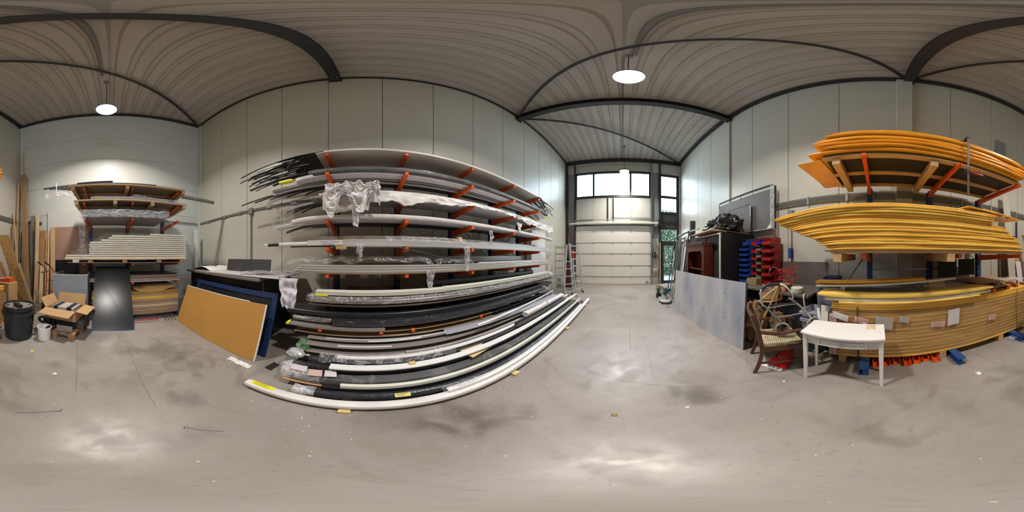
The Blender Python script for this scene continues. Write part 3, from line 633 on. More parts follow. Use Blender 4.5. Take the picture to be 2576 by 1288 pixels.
# level 3: board with a foam sheet hanging over
lp('white_board', 'white board on the third level, mostly hidden by the draped foam sheet', 'board', m_whitep, -2.37, 2.283, .63, .03, -.62, 4.45, sag1=.02)
lp('wrapped_end', 'film-wrapped beige profile pack sticking out at the left end of the third level', 'bundle', m_swrap, -2.28, 2.20 + .08, .22, .05, -.78, -.62, 'soft')
for i, (xx, y0, z) in enumerate(((-2.53, -1.35, 2.29), (-2.58, -1.25, 2.29), (-2.63, -1.1, 2.29))):
    lp('dark_strip', 'dark strip sticking out left of the third level, %s from the front' % ORD[i + 1], 'strip', m_anth, xx, 2.315, .04, .02, y0, 2.5, 'box', 'dark strips sticking out left of the third level', sag0=.10)
pack('flat_profile_pack', 'pale flat profiles in loose clear film sticking out left of the third level', 'bundle', m_alu, -2.47, 2.314, .06, .022, -1.2, 1.0, 2, 1, m_filmy, sag0=.06)
def drape(u, v):
    y = -.55 + 4.95 * u; s = v
    hang = .10 + .05 * math.sin(u * 9) + .055 * nz((u * 16, 0, 0)) + (.12 if u < .12 else 0) + .05 * (1 if u > .93 else 0) + .03 * nz((u * 60, 3, 0))
    if s < .35: x = -2.41 + (s / .35) * .37; z = 2.322 + .010 * abs(nz((u * 20, s * 6, 2)))
    else:
        q = (s - .35) / .65; x = -2.020 + .016 * (1 + math.sin(u * 70 + q * 3)) * q + .02 * abs(nz((u * 30, q * 3, 7))) * (1 + q); z = 2.318 - hang * 1.2 * q
    return (x + .003 * nz((u * 60, s * 9, 9)), y, z)
solo('foam_sheet', MB().grid(drape, 190, 16), m_foam, 'long white foam sheet draped over the front of the third level', 'sheet', recalc=False, solid=.003, smooth=True)
def crump(u, v):
    y = -.50 + .66 * u; z = 2.40 - .40 * v * (.75 + .45 * nz((u * 5, 0, 3)) + .28 * math.sin(u * 13)) + .05 * nz((u * 9, v * 3, 2)) * (1 - v); x = -1.94 + .014 * math.sin(u * 31 + v * 7) + .05 * nz((u * 9, v * 7, 1)) + .03 * nz((u * 26, v * 22, 4))
    return (max(x, -1.99), y + .035 * nz((u * 9, v * 7, 8)), z)
solo('foam_sheet', MB().grid(crump, 80, 50), m_foam, 'crumpled white foam sheet tied in a bunch at the left end of the third level', 'sheet', recalc=False, solid=.003, smooth=True)
def rag(y, z, w, h, x, lab, mat=None, name='film_scrap', seed=0):
    f = lambda u, v: (x + .035 * nz((u * 3 + seed, v * 5, 1)) + .012 * math.sin(u * 14 + v * 3), y + w * (u - .5) * (1 - .45 * v + .3 * nz((seed, v * 3, 0))) + .03 * nz((v * 3, seed, 2)), z - h * v * (1 + .15 * nz((u * 5, seed, 0))))
    return solo(name, MB().grid(f, 14, 22), mat or m_film2, lab, 'film', recalc=False, smooth=True)
rag(-.13, 2.08, .10, .26, -1.99, 'pointed white foam rag hanging below the bunched foam sheet', m_foam, 'foam_rag', 3)
rag(2.75, 2.15, .16, .20, -2.02, 'torn white foam strip hanging below the middle of the draped sheet', m_foam, 'foam_rag', 5)
rag(1.95, 1.90, .10, .22, -2.04, 'clear film end hanging from the white roll on the fourth level', None, 'film_scrap', 8)
rag(1.42, 1.60, .12, .38, -2.0, 'clear film end hanging from the aluminium tubes above the silver sheets', None, 'film_scrap', 12)
rag(.82, 1.26, .12, .30, -1.99, 'wrinkled clear film hanging from the silver sheets in the middle of the left rack', None, 'film_scrap', 15)
rag(-.08, 1.60, .09, .18, -2.02, 'short clear film end hanging under the label on the aluminium tubes', None, 'film_scrap', 19)
rag(-1.25, 2.30, .30, .60, -2.35, 'thin clear film hanging at the left end of the third level against the wall', m_filmy, 'film_scrap', 22)
rag(-1.55, 2.62, .12, .75, -2.45, 'long clear film strip hanging from the left end of the second level', m_filmy, 'film_scrap', 25)
rag(4.25, 2.3, .35, .45, -2.1, 'clear film hanging at the right end of the third level near the ladders', m_film2, 'film_scrap', 28)
rag(4.2, 1.25, .10, .45, -2.05, 'clear film strip hanging at the right end of the silver sheets', m_film2, 'film_scrap', 31)
# level 4
lp('white_roll', 'long white foam-wrapped roll along the front of the fourth level', 'roll', m_wwrap, -2.12, 1.936, .13, .062, -1.02, 4.5, 'soft', wob=.004, sag0=.03, sag1=.03)
lp('white_profile', 'flat white profile lying on the long roll of the fourth level', 'profile', m_whitep, -2.22, 1.945, .07, .03, -.9, 4.3)
pack('profile_bundle', 'silver profiles sticking out left below the white roll of the fourth level', 'bundle', (m_alu, m_whitep), -2.30, 1.932, .11, .045, -1.42, 3.9, 3, 2, None, sag0=.05)
lp('black_strip', 'black strip lying under the left end of the fourth level', 'strip', m_blackp, -2.44, 1.932, .05, .03, -1.3, 4.2, sag0=.10)
lp('dark_board', 'dark grey board at the back of the fourth level', 'board', m_charcoal, -2.58, 1.932, .16, .03, -.9, 4.3)
# level 5
lp('aluminium_tube', 'bright square aluminium tube along the front of the fifth level', 'tube', m_alu, -2.075, 1.573, .05, .058, -.40, 4.45)
lp('aluminium_tube', 'second square aluminium tube lying on the front one of the fifth level', 'tube', m_alu, -2.095, 1.634, .06, .030, -.30, 1.9)
lp('aluminium_tube', 'bluish aluminium channel at the right half of the fifth level', 'tube', m_alu_b, -2.09, 1.634, .06, .05, 1.75, 4.3, 'U')
lp('aluminium_board', 'wide flat aluminium plank standing on edge behind the tubes of the fifth level', 'plank', m_alu_d, -2.20, 1.573, .03, .15, -.75, 3.6)
lp('aluminium_tube', 'third aluminium tube behind the front ones on the fifth level', 'tube', m_alu_b, -2.15, 1.573, .05, .06, -.3, 4.5)
lp('white_profile', 'white-topped profile at the back of the fifth level', 'profile', m_whitep, -2.32, 1.573, .12, .07, -.2, 4.2)
t = thing('wrapped_roll', 'white spiral-wrapped roll with black end and printed label, left on the fifth level', 'roll', (-2.07, -1.48, 1.58))
mb = long_mesh(-2.065, 1.590, .055, .052, -1.22, -.76, 'soft', wob=.003); build('white_wrap', mb, m_wwrap, t, smooth=True)
build('black_end', long_mesh(-2.065, 1.592, .05, .048, -1.42, -1.2, 'soft', wob=.010), m_bag, t, smooth=True)
build('tape_end', long_mesh(-2.065, 1.585, .055, .06, -1.48, -1.41, 'soft', wob=.02), m_film2, t, smooth=True)
lb = build('label', B(-2.048, -2.034, -.77, -.30, 1.588, 1.655), m_paper, t, bevel=.003)
text('www.mirolo.eu', .026, m_inkb, (-2.0335, -.575, 1.596), (0, 1, 0), (0, 0, 1), t)
random.seed(9)
pts = []
for i in range(60):
    u = i / 59; pts.append((-2.033, -.60 + .26 * u, 1.634 + .007 * math.sin(i * 1.7) + .004 * math.sin(i * .6)))
build('handwriting', MB().tube(pts[:26], .0011, 4), m_ink, t); build('handwriting', MB().tube(pts[32:], .0011, 4), m_ink, t)
lp('black_strip', 'black strip under the label roll at the left end of the fifth level', 'strip', m_blackp, -2.10, 1.572, .03, .016, -1.05, -.42)
solo('wood_block', B(-2.16, -2.09, 1.33, 1.39, 1.666, 1.74), m_chip, 'small wooden block standing on the aluminium tubes of the fifth level', 'block', bevel=.003)
solo('wood_block', B(-2.18, -2.12, 3.55, 3.66, 1.70, 1.75), m_chip, 'small wooden block near the right end of the fifth level', 'block', bevel=.003)
solo('wood_block', B(-2.05, -1.99, -.38, -.25, 1.535, 1.571), m_cardb, 'torn piece of cardboard under the aluminium tube beside the leftmost arm', 'cardboard', bevel=.002)
def wavy(y0, y1, x0, x1, z, amp, lab, mat=None, nu=60, nv=10, name='film_sheet'):
    f = lambda u, v: (x0 + (x1 - x0) * v, y0 + (y1 - y0) * u, z + .004 + amp * (.5 + .5 * nz((u * (y1 - y0) * 5, v * 3, z))) * math.sin(PI * min(1, max(.0, u))) ** .3 + .25 * amp * nz((u * 60, v * 12, 4)) - (.06 * max(0, v - .8) * 5 if mat is None else 0) * (1 + .5 * nz((u * 12, 0, 0))))
    return solo(name, MB().grid(f, nu, nv), mat or m_film, lab, 'film', recalc=False, smooth=True)
wavy(.25, 1.45, -2.3, -2.02, 1.70, .02, 'clear shiny film lying over the middle of the aluminium tubes')
# level 6: sheets
t = thing('sheet_stack', 'stack of silver sheets on a brown board, sixth level of the left rack', 'stack', (-2.355, 1.6, 1.216))
build('bottom_board', long_mesh(-2.365, 1.217, .65, .012, -.66, 4.05), m_brown, t)
for i in range(6): build('sheet', long_mesh(-2.355 + .004 * (i % 2), 1.231 + .0165 * i, .64, .0145, -.98 + .02 * i, 4.1 + .05 * (i % 3)), m_alu if i % 2 else M('silver_cream', (.62, .58, .50), .35, .5), t)
wavy(-1.1, .9, -2.55, -2.04, 1.39, .10, 'heap of clear shiny film lying on the left half of the silver sheets')
wavy(.95, 1.6, -2.5, -2.04, 1.385, .06, 'clear film lying on the middle of the silver sheets')
lp('grey_board', 'grey board standing on edge behind the film on the sixth level', 'board', m_alu_d, -2.60, 1.333, .03, .12, -.6, 3.6)
lp('black_profile', 'thin black profile lying on the right half of the silver sheets', 'profile', m_blackp, -2.14, 1.333, .05, .02, 1.0, 4.3)
lp('white_profile', 'slim white profile beside the black one on the silver sheets', 'profile', m_whitep, -2.07, 1.333, .03, .015, 1.7, 4.2)
solo('dark_cable', MB().tube([(-2.035, .40, 1.56), (-2.035, .75, 1.49), (-2.05, 1.05, 1.42), (-2.12, 1.28, 1.36)], .008, 6), m_rubber, 'dark rod sloping down from the fifth to the sixth level', 'rod')
# between level 6 and 7
lp('wrapped_profile', 'grey film-wrapped profile standing behind the right half of the seventh level', 'profile', m_bwrap2, -2.23, .95, .06, .14, .86, 3.6, 'soft', wob=.004)
lp('black_carton', 'flat black carton with printed marks, left end behind the cream profiles', 'carton', m_lam, -2.36, .835, .44, .13, -.3, .5)
lp('black_board', 'long black board behind the cream profiles of the seventh level', 'board', m_blackp, -2.3, .835, .25, .11, .6, 4.0)
# level 7
lp('cream_profile', 'long cream profile with a yellow sticker, left part of the seventh level', 'profile', m_cream, -1.96, .973, .11, .045, -.62, 1.02, 'ribs')
lp('yellow_sticker', 'yellow sticker on the left end of the cream profile', 'sticker', m_yst, -1.900, .955, .004, .02, -.62, -.46)
lp('cream_profile', 'long cream profile, right part of the seventh level', 'profile', m_cream, -1.99, .973, .12, .05, 1.03, 4.05, 'ribs')
lp('cream_profile', 'narrow cream profile behind the others on the seventh level', 'profile', m_cream, -2.075, .975, .04, .03, -.5, 4.0)
pack('profile_bundle', 'silver profiles wrapped in crinkled film under the cream profiles', 'bundle', (m_alu_d, m_swrap), -1.99, .853, .18, .088, -.72, 4.2, 2, 3, m_film, kind='box')
lp('profile_pack', 'dark brown wrapped profile pack under the silver bundle', 'bundle', M('dark_brown_pack', (.06, .035, .025), .4), -2.0, .832, .24, .018, -.70, 4.1)
# dark bundles between levels 7 and 8
for i, (xx, z, w, h, y0, y1, m, lab) in enumerate((
    (-2.0, .70, .28, .06, -.98, 4.0, m_blackp, 'broad black profile pack in the shade under the seventh level'),
    (-2.38, .49, .34, .15, -.85, 4.2, m_lam, 'black crate-like profile pack at the back of the eighth level'),
    (-2.02, .63, .24, .065, -.9, 3.9, m_blackp, 'second black profile pack in the shade, under the broad one'))):
    lp('profile_pack', lab, 'bundle', m, xx, z, w, h, y0, y1)
lp('black_bundle', 'black bundle in ribbed film with a grey patch, front of the eighth level', 'bundle', m_bwrap, -1.83, .615, .13, .085, -.38, 3.5, 'soft', wob=.005)
lp('black_bundle', 'brown-black film bundle at the left end of the eighth level', 'bundle', m_swrap, -1.86, .63, .10, .05, -.88, -.40, 'soft', wob=.012)
t = lp('grey_tube', 'flat pale grey tube with a yellow label on its left end, eighth level', 'tube', m_alu_d, -1.80, .57, .10, .040, -.90, .20, 'soft')
solo('yellow_label', MB().obox((-1.76, -.97, .56), (-.08, 0, .0), (0, .06, .0), (0, .035, .05)), m_yst, 'yellow tape label hanging from the left end of the pale grey tube', 'label', bevel=.01)
lp('brown_profile', 'golden brown profile below the grey tube, with an orange arm tip over it', 'profile', m_brown, -1.83, .49, .10, .065, -.80, 1.75, 'C')
lp('grey_profile', 'flat grey profile under the golden brown one', 'profile', m_alu_d, -1.86, .482, .16, .008 + .0, -.84, 3.6)
lp('black_profile', 'black profile continuing right of the golden brown one', 'profile', m_anth, -1.83, .49, .10, .06, 1.78, 3.9, 'C')
for i, y in enumerate((-.52, .16, .52, 1.5)):
    solo('orange_bracket', B(-1.79, -1.755, y - .02, y + .02, .53, .57), m_orange, 'small orange clip on the golden brown profile, %s from the left' % ORD[i + 1], 'clip', 'small orange clips on the lower profiles', bevel=.004)
# heap in front of the rack
for y in (-.35, 1.0, 2.35, 3.7):
    i = (-.35, 1.0, 2.35, 3.7).index(y)
    solo('timber_bearer', B(-2.02, -1.30, y - .05, y + .05, 0, .075), wood(0, 1), 'timber bearer on the floor under the profile heap, %s from the left' % ORD[i + 1], 'timber', 'timber bearers under the profile heap', bevel=.004)
lp('profile_pack', 'lowest broad black profile pack at the back of the floor heap', 'bundle', m_blackp, -1.88, .077, .30, .17, -.85, 4.2)
lp('profile_pack', 'anthracite profile pack on the lowest one, back of the floor heap', 'bundle', m_anth, -1.88, .249, .28, .14, -.70, 4.1)
lp('taupe_profile', 'broad taupe profile, topmost of the floor heap', 'profile', m_taupe, -1.79, .392, .15, .055, -.66, 3.3, 'C')
lp('silver_strip', 'thin silver strip lying on the topmost taupe profile', 'strip', m_alu, -1.76, .449, .035, .008, -.45, .9)
lp('taupe_profile', 'second taupe profile of the floor heap with a pale strip on it', 'profile', m_taupe, -1.685, .335, .12, .07, -.64, 3.4, 'C')
lp('pale_strip', 'pale strip lying on the second taupe profile', 'strip', m_paper, -1.665, .407, .03, .006, -.30, .26)
lp('pale_strip', 'short pale strip at the topmost taupe profile, under the golden brown one', 'strip', m_whitep, -1.72, .450, .02, .006, .02, .6)
lp('taupe_profile', 'third taupe profile with a bright lower edge, front of the taupe ones', 'profile', m_taupe, -1.64, .265, .12, .068, -.62, 3.2, 'C')
lp('silver_strip', 'bright cream edge strip below the third taupe profile', 'strip', m_cream, -1.585, .262, .012, .016, -.78, 2.6)
lp('profile_pack', 'black profile pack under the taupe ones', 'bundle', m_blackp, -1.65, .077, .16, .185, -.60, 3.9)
lp('green_wrap', 'green film wrapped round the left end of the taupe profiles', 'film', M('green_film', (.02, .12, .03), .2, 0, (.3, .36, .3), 18, (1, 1, 1), .6, 30), -1.70, .30, .18, .10, -.74, -.60, 'soft', wob=.02)
lp('black_bundle', 'black spiral-wrapped bundle carrying the upper white strip', 'bundle', m_bwrap2, -1.515, .20, .10, .12, -.55, 4.0, 'soft', wob=.005)
lp('white_strip', 'upper of the two long white strips in the floor heap', 'strip', m_whitep, -1.53, .330, .05, .022, -.28, 4.35)
lp('black_bundle', 'black bundle in loose shiny film in front of the spiral-wrapped one', 'bundle', m_bwrap, -1.432, .095, .06, .18, -.68, 4.25, 'soft', wob=.004)
lp('black_bundle', 'lower black bundle squeezed under the spiral-wrapped one', 'bundle', m_blackp, -1.525, .077, .10, .11, -.40, 4.0, 'soft')
lp('white_strip', 'lower and broader of the two long white strips in the floor heap', 'strip', m_whitep, -1.40, .287, .085, .02, -.32, 4.75, sag1=.03)
wavy(-.45, .9, -1.57, -1.46, .352, .02, 'shiny clear film lying on the black bundles of the floor heap')
t = pack('profile_pack', 'flat pack of grooved dark profiles in clear film on a wooden base, with paper labels', 'bundle', m_anth, -1.33, .111, .11, .085, -.66, 4.35, 3, 3, m_filmy, kind='box', dx=.0)
build('base_board', long_mesh(-1.325, .090, .125, .02, -.72, 2.2), wood(1, 0), t)
build('film_end', long_mesh(-1.33, .118, .13, .12, -.74, -.38, 'soft', wob=.01), m_film2, t, smooth=True)
for i, (a, b, c, d, m) in enumerate(((-1.40, -.68, .10, .15, m_paper), (-1.36, -.50, .09, .12, m_paperp), (-1.38, -.36, .10, .10, m_paper))):
    build('paper_label', MB().obox((a, b, .243 + .002 * i), (.10, .02, -.004), (-.015, d, 0), (0, 0, .0015)), m, t)
text('SERVICE', .026, m_inkr, (-1.29, -.66, .2465), (0, 1, 0), (-1, 0, 0), t)
solo('chipboard_offcut', MB().obox((-1.42, .98, .252), (.10, .03, -.006), (-.07, .34, .004), (0, 0, .018)), m_chip, 'yellowish chipboard offcut lying on the grooved profile pack', 'offcut', bevel=.002)
solo('wood_offcut', B(-1.44, -1.39, .38, .44, .297, .325), m_chip, 'tiny wooden block on the floor heap among the film-wrapped bundles', 'offcut', bevel=.002)
solo('wood_offcut', B(-1.47, -1.44, .95, 1.25, .295, .305), wood(1, 2), 'thin pale lath lying across the black bundles of the floor heap', 'offcut')
lp('pale_profile', 'pale brown flat profile between the grooved pack and the black tube', 'profile', m_cream, -1.238, .145, .04, .045, -.20, 4.6)
lp('pale_profile', 'black filler profile under the pale brown one', 'profile', m_blackp, -1.240, .052, .04, .09, -.35, 4.4)
t = thing('wrapped_tube', 'thick black spiral-wrapped tube with a yellow label, lying beside the long white tube', 'tube', (-1.19, -.5, .05))
build('tube_body', long_mesh(-1.168, .05, .085, .085, -.44, 4.6, 'tube', wob=.003), m_bwrap2, t, smooth=True)
build('film_end', long_mesh(-1.168, .045, .095, .095, -.56, -.38, 'soft', wob=.02), m_film2, t, smooth=True)
s_ = build('sticker', MB().obox((-1.152, .20, .1365), (.030, 0, -.030), (0, .115, 0), (.001, 0, .001)), m_yst2, t)
for i in range(3): build('print_line', MB().obox((-1.146 + .007 * i, .215, .1325 - .007 * i), (.002, 0, -.002), (0, .085 - .02 * i, 0), (.0006, 0, .0006)), m_ink, s_)
lp('translucent_profile', 'white profile in clear film lying between the black tube and the long white tube', 'profile', m_whitep, -1.092, .099, .06, .03, .60, 4.3, 'U')
wavy(.55, .95, -1.13, -1.06, .132, .02, 'torn clear film at the near end of the film-wrapped white profile')
t = thing('white_tube', 'long white foam-covered tube lying alone at the front of the heap on the floor', 'tube', (-1.065, -.93, .03))
build('tube_body', long_mesh(-1.06, .033, .085, .06, -.95, 5.0, 'soft', wob=.0015), m_wwrap, t, smooth=True)
s_ = build('sticker', MB().obox((-1.095, -.90, .094), (.05, 0, 0), (0, .22, 0), (0, 0, .0012)), m_yst, t)
for i in range(4): build('print_line', MB().obox((-1.09 + .011 * i, -.88, .0953), (.003, 0, 0), (0, .13 + .03 * (i % 2), 0), (0, 0, .0004)), m_ink, s_)
for i, y in enumerate((-.14, 1.30, 2.85, 4.45)):
    solo('chipboard_bearer', B(-1.28, -1.0 + (.03 if i else .015), y - .04, y + .04, 0, .03), m_chip, 'chipboard bearer under the long white tube, %s from its labelled end' % ORD[i + 1], 'bearer', 'chipboard bearers under the long white tube', bevel=.002)
for i, (y, xx) in enumerate(((-.35, -1.31), (1.7, -1.3), (3.6, -1.3))):
    solo('timber_bearer', B(-1.42, -1.235, y - .04, y + .04, 0, .05), wood(0, 1), 'low timber block under the grooved profile pack, %s from the left' % ORD[i + 1], 'timber', 'low timber blocks under the grooved pack', bevel=.003)
lp('grey_strip', 'flat grey strip lying on the topmost taupe profile towards the garage door', 'strip', m_alu_d, -1.80, .450, .045, .025, 1.15, 4.0)
lp('black_strip', 'flat black strip behind the grey one on the topmost taupe profile', 'strip', m_blackp, -1.855, .450, .045, .028, 1.3, 4.1)
lp('silver_strip', 'narrow silver strip lying on the third taupe profile', 'strip', m_alu, -1.615, .336, .02, .012, .4, 2.2)
# right end extras
lp('white_foam_roll', 'white foam-wrapped roll tied with white string at the right end of the floor heap', 'roll', m_wwrap, -1.565, .362, .12, .085, 2.3, 4.0, 'soft', wob=.008)
solo('white_string', MB().tube([(-1.50, 3.02, .44), (-1.49, 3.0, .53), (-1.50, 3.03, .60), (-1.48, 3.0, .66)], .008, 6), m_foam, 'loose end of white string standing up from the white foam roll', 'string')
lp('diagonal_profile', 'grey channel lying slightly askew on the right half of the heap', 'profile', m_alu_b, -1.72, .452, .08, .05, .9, 3.7, 'U', dx=.10)
lp('diagonal_profile', 'thin white tube lying askew from the taupe profiles to the right end', 'profile', m_whitep, -1.60, .506, .03, .03, 1.3, 3.9, 'tube', dx=-.18)
lp('diagonal_profile', 'black channel lying askew beside the white foam roll', 'profile', m_anth, -1.455, .345, .06, .06, 1.9, 3.9, 'U', dx=.0)
for i, (yy, zz, s) in enumerate(((-.72, .30, .07), (-.72, .15, .08), (4.15, .92, .10), (3.50, .66, .07))):
    x0 = (-1.56, -1.47, -1.98, -1.83)[i]
    mb = MB().grid(lambda u, v: (x0 + s * (1 + .4 * nz((u * 6, v * 6, i))) * math.sin(PI * v) * math.cos(2 * PI * u), yy + s * 1.4 * (1 + .4 * nz((u * 6, v * 6, i + 9))) * math.sin(PI * v) * math.sin(2 * PI * u), zz + s * .8 * math.cos(PI * v) * (1 + .3 * nz((u * 5, v * 5, i + 4)))), 22, 14)
    solo('film_ball', mb, m_film2, ['crumpled clear film at the left end of the taupe profiles', 'crumpled clear film on the left end of the lowest black bundles', 'crumpled clear film at the right end of the silver bundle', 'white torn film at the right end of the eighth level'][i], 'film', recalc=False, smooth=True)
solo('rubber_mat', MB().obox((-1.60, -1.02, 0.002), (.16, -.02, 0), (.02, .09, 0), (0, 0, .006)), m_rubber, 'small black rubber strip on the floor left of the profile heap', 'mat')
rag(-.98, 1.16, .30, .42, -1.88, 'big white film bag hanging from the boards at the end of the black crate', m_stain_w, 'film_bag', 41)

# ================================================================ RIGHT RACK: yellow boards
def ysheet(xa, xb, y0, y1, z, h, seed, bow=0., lo=-2.0, hi=.15, sagl=.0, sagr=.0, soft=.008, ch=.36):
    # wrapped foam board: front at xa (aisle side), back xb; built along y with slightly loose wrapping
    n = max(8, int((y1 - y0) / .16)); loops = []
    for i in range(n + 1):
        y = y0 + (y1 - y0) * i / n; s = 0
        if y < lo: s = -sagr * (lo - y) ** 1.6
        if y > hi: s = -sagl * (y - hi) ** 1.6
        k = .55 if i in (0, n) else 1; f = xa + soft * nz((y * 2.1, seed * 3.1, 0)) - bow * (1 - ((y - (y0 + y1) / 2) / ((y1 - y0) / 2)) ** 2)
        c = h * ch; zz = z + s + .0025 * nz((y * 3, 0, 5)); cy = h / 2 * (1 - k)
        loops.append([(f + c, y, zz + cy), (f + c * .25, y, zz + cy + c * .35), (f, y, zz + h / 2 - c * .3 * k), (f, y, zz + h / 2 + c * .3 * k), (f + c * .25, y, zz + h - cy - c * .35), (f + c, y, zz + h - cy),
                      (xb - c, y, zz + h - cy), (xb, y, zz + h / 2), (xb - c, y, zz + cy)])
    return MB().ext(loops)
random.seed(4)
# top pallet frame and its load
t = thing('pallet', 'long timber pallet with a dark underside on the top arms of the right rack', 'pallet', (2.2, -.7, 2.672))
for x in (1.70, 2.16, 2.60): build('runner', B(x, x + .085, -2.0, .62, 2.673, 2.70), wood(1, 0), t, bevel=.003)
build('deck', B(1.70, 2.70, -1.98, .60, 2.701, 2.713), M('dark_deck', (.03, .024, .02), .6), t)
for y in (.46, -.62): build('bearer', B(1.72, 2.68, y - .045, y + .045, 2.575, 2.672), wood(0, 0), t, bevel=.004)
z = 2.716; GT = 'yellow wrapped boards stacked on the top pallet of the right rack'
tops = [(.93, -1.95, 1.80), (.70, -1.92, 1.66), (.78, -1.98, 1.68), (.58, -2.05, 1.63), (.62, -2.02, 1.66), (.66, -2.08, 1.62), (.64, -2.10, 1.66), (.70, -2.06, 1.63), (.66, -2.12, 1.64), (.62, -2.10, 1.66), (.56, -2.08, 1.62), (.54, -2.05, 1.66), (.48, -1.95, 1.65), (.44, -1.9, 1.67)]
N_ = len(tops)
for i, (yl, yr, xf) in enumerate(tops):
    h = (.016, .022, .028, .026, .024, .030, .026, .022, .03, .024, .028, .026, .024, .022)[i]
    lab = 'orange-yellow wrapped board, %s from the top of the upper stack' % ORD[N_ - i]
    solo('wrapped_board', ysheet(xf, 2.69, yr, yl, z, h, i + 3, lo=-1.97, hi=.15, sagl=.01, sagr=.04, soft=.02), m_yel2 if i else m_yel, lab, 'board', GT, smooth=True)
    z += h + .0015
solo('yellow_sheet', MB().obox((1.72, .94, 2.668), (.9, -.06, .0), (.0, -.30, .004), (0, 0, .004)), m_yel2, 'loose ochre sheet sticking out left under the upper yellow stack', 'sheet')
# screw clamp
t = thing('bar_clamp', 'long steel bar clamp squeezing the upper yellow stack against its rack arm', 'clamp', (1.60, -.98, 2.2))
build('bar', B(1.592, 1.600, -.995, -.965, 2.17, 3.12), m_chrome, t); build('fixed_jaw', MB().add([(1.59, -1.0, 3.09), (1.61, -1.0, 3.09), (1.76, -1.0, 3.07), (1.76, -1.0, 3.09), (1.61, -1.0, 3.135), (1.59, -1.0, 3.13)] + [(1.59, -.96, 3.09), (1.61, -.96, 3.09), (1.76, -.96, 3.07), (1.76, -.96, 3.09), (1.61, -.96, 3.135), (1.59, -.96, 3.13)], [(0, 1, 2, 3, 4, 5), (11, 10, 9, 8, 7, 6)] + [(i, (i + 1) % 6, (i + 1) % 6 + 6, i + 6) for i in range(6)]), m_rubber, t)
sj = build('sliding_jaw', B(1.585, 1.66, -1.0, -.96, 2.50, 2.56), m_rubber, t, bevel=.006)
build('handle', MB().tube([(1.60, -.98, 2.53), (1.57, -1.06, 2.50), (1.56, -1.16, 2.49)], .016, 8, r2=.013), m_redh, sj, smooth=True)
# middle stack
solo('deck_board', B(1.62, 2.7, -1.98, .56, 1.497, 1.512), wood(1, 0), 'thin timber deck under the middle yellow stack of the right rack', 'board')
for x, in ((1.62,),): solo('timber_beam', B(x, x + .10, -1.96, .50, 1.479, 1.496), wood(1, 0), 'flat timber edge board under the middle yellow stack', 'timber')
for i, y in enumerate((.42, -.78)): solo('timber_bearer', B(1.62, 2.66, y - .045, y + .045, 1.385, 1.478), wood(0, 0), ['timber bearer under the middle yellow stack, left of the first orange arm tip', 'timber bearer under the middle yellow stack, left of the second orange arm tip'][i], 'timber', 'timber bearers under the middle yellow stack', bevel=.005)
z = 1.515; n = 18; GM = 'yellow wrapped boards stacked on the middle arms of the right rack'
for i in range(n):
    u = i / (n - 1); h = .0245 + .002 * (i % 3)
    yl = .50 + (.06 * i if i < 7 else .42 + (.30 + .045 * (i - 7))) * .62 if i < 7 else .80 + .045 * (i - 7)
    if i >= 15: yl = 1.12 + .03 * (i - 15)
    yr = -1.97 + .012 * i if i < 5 else -1.93 + .045 * (i - 4)
    if i >= 13: yr = -1.36
    if i == n - 1: yr = -1.42
    xf = 1.60 + .008 * math.sin(i * 2.3) - (.03 if i > 13 else 0)
    lab = 'yellow wrapped board, %s from the top of the middle stack on the right rack' % ORD[n - i]
    solo('wrapped_board', ysheet(xf, 2.69, yr, yl, z, h - .002, i + 31, hi=.3, sagl=.10, sagr=0, soft=.012), (m_yel, m_yel, m_yel3, m_yel)[i % 4], lab, 'board', GM, smooth=True)
    z += h
solo('pink_board', MB().obox((1.66, -1.72, z + .002), (.5, .05, 0), (-.02, .85, .0), (0, 0, .012)), M('pale_pink_board', (.66, .56, .58), .5), 'pale pink-grey board lying on the right end of the middle stack', 'board')
for i, (y0, l, dz) in enumerate(((-.95, .45, .018), (-1.2, .42, .03), (-1.65, .3, .018))):
    solo('yellow_offcut', MB().obox((1.58 + .03 * i, y0 - l, z + dz - .002), (.34, .1, 0), (-.03, l, .012), (0, 0, .012)), m_yel, 'yellow offcut on top of the middle stack, %s from the left' % ORD[i + 1], 'offcut', 'yellow offcuts on the middle stack', bevel=.002)
# big wrapped pack on the floor
for i, y in enumerate((.42, -.78, -1.75)):
    solo('timber_bearer', B(1.86, 2.7, y - .045, y + .045, 0, .112), wood(0, 0), 'wooden block under the big wrapped stack, %s from the left' % ORD[i + 1], 'timber', 'wooden blocks under the big wrapped stack', bevel=.004)
t = thing('board_pack', 'huge film-wrapped stack of yellow-brown boards on the floor behind the white table', 'board pack', (2.3, -.95, .113))
z = .116; nb = 27
for i in range(nb):
    h = .0288; y0 = -2.44 + .01 * random.random(); y1 = .54 + .02 * random.random()
    build('board', ysheet(1.86 + .003 * (i % 2), 2.73, y0, y1, z, h - .0012, i + 70, soft=.004, bow=.0, ch=.2), m_tanw if 0 < i < nb - 3 else m_yel, t, smooth=True); z += h
ZP = z
build('film_wrap', MB().grid(lambda u, v: (1.847 + .006 * nz((u * 30, v * 9, 1)), -2.46 + 3.03 * u, .112 + .66 * v), 90, 20), film('pack_film', (.55, .42, .30), .07, .14, 2, .2, (1, .3, 1), .15), t, recalc=False, smooth=True)
m_pack_end = M('red_print_film', (.62, .50, .50), .4)
for y, s in ((.575, 1), (-2.475, -1)):
    build('end_wrap', B(1.86, 2.73, y - .006, y + .006, .12, .72), m_pack_end, t)
build('corner_strip', B(1.842, 1.850, .49, .57, .14, .74), m_pack_end, t)
for k_ in range(3): text('OXO', .075, m_inkr, (1.8405, .51, .16 + .19 * k_), (0, 0, 1), (0, 1, 0), t); text('OXO', .11, m_inkr, (1.90 + .28 * k_, -2.4825, .3), (1, 0, 0), (0, 0, 1), t)
build('strap', MB().obox((1.838, .22, .10), (0, .018, 0), (.0, .01, .74), (-.002, 0, 0)), m_green, t)
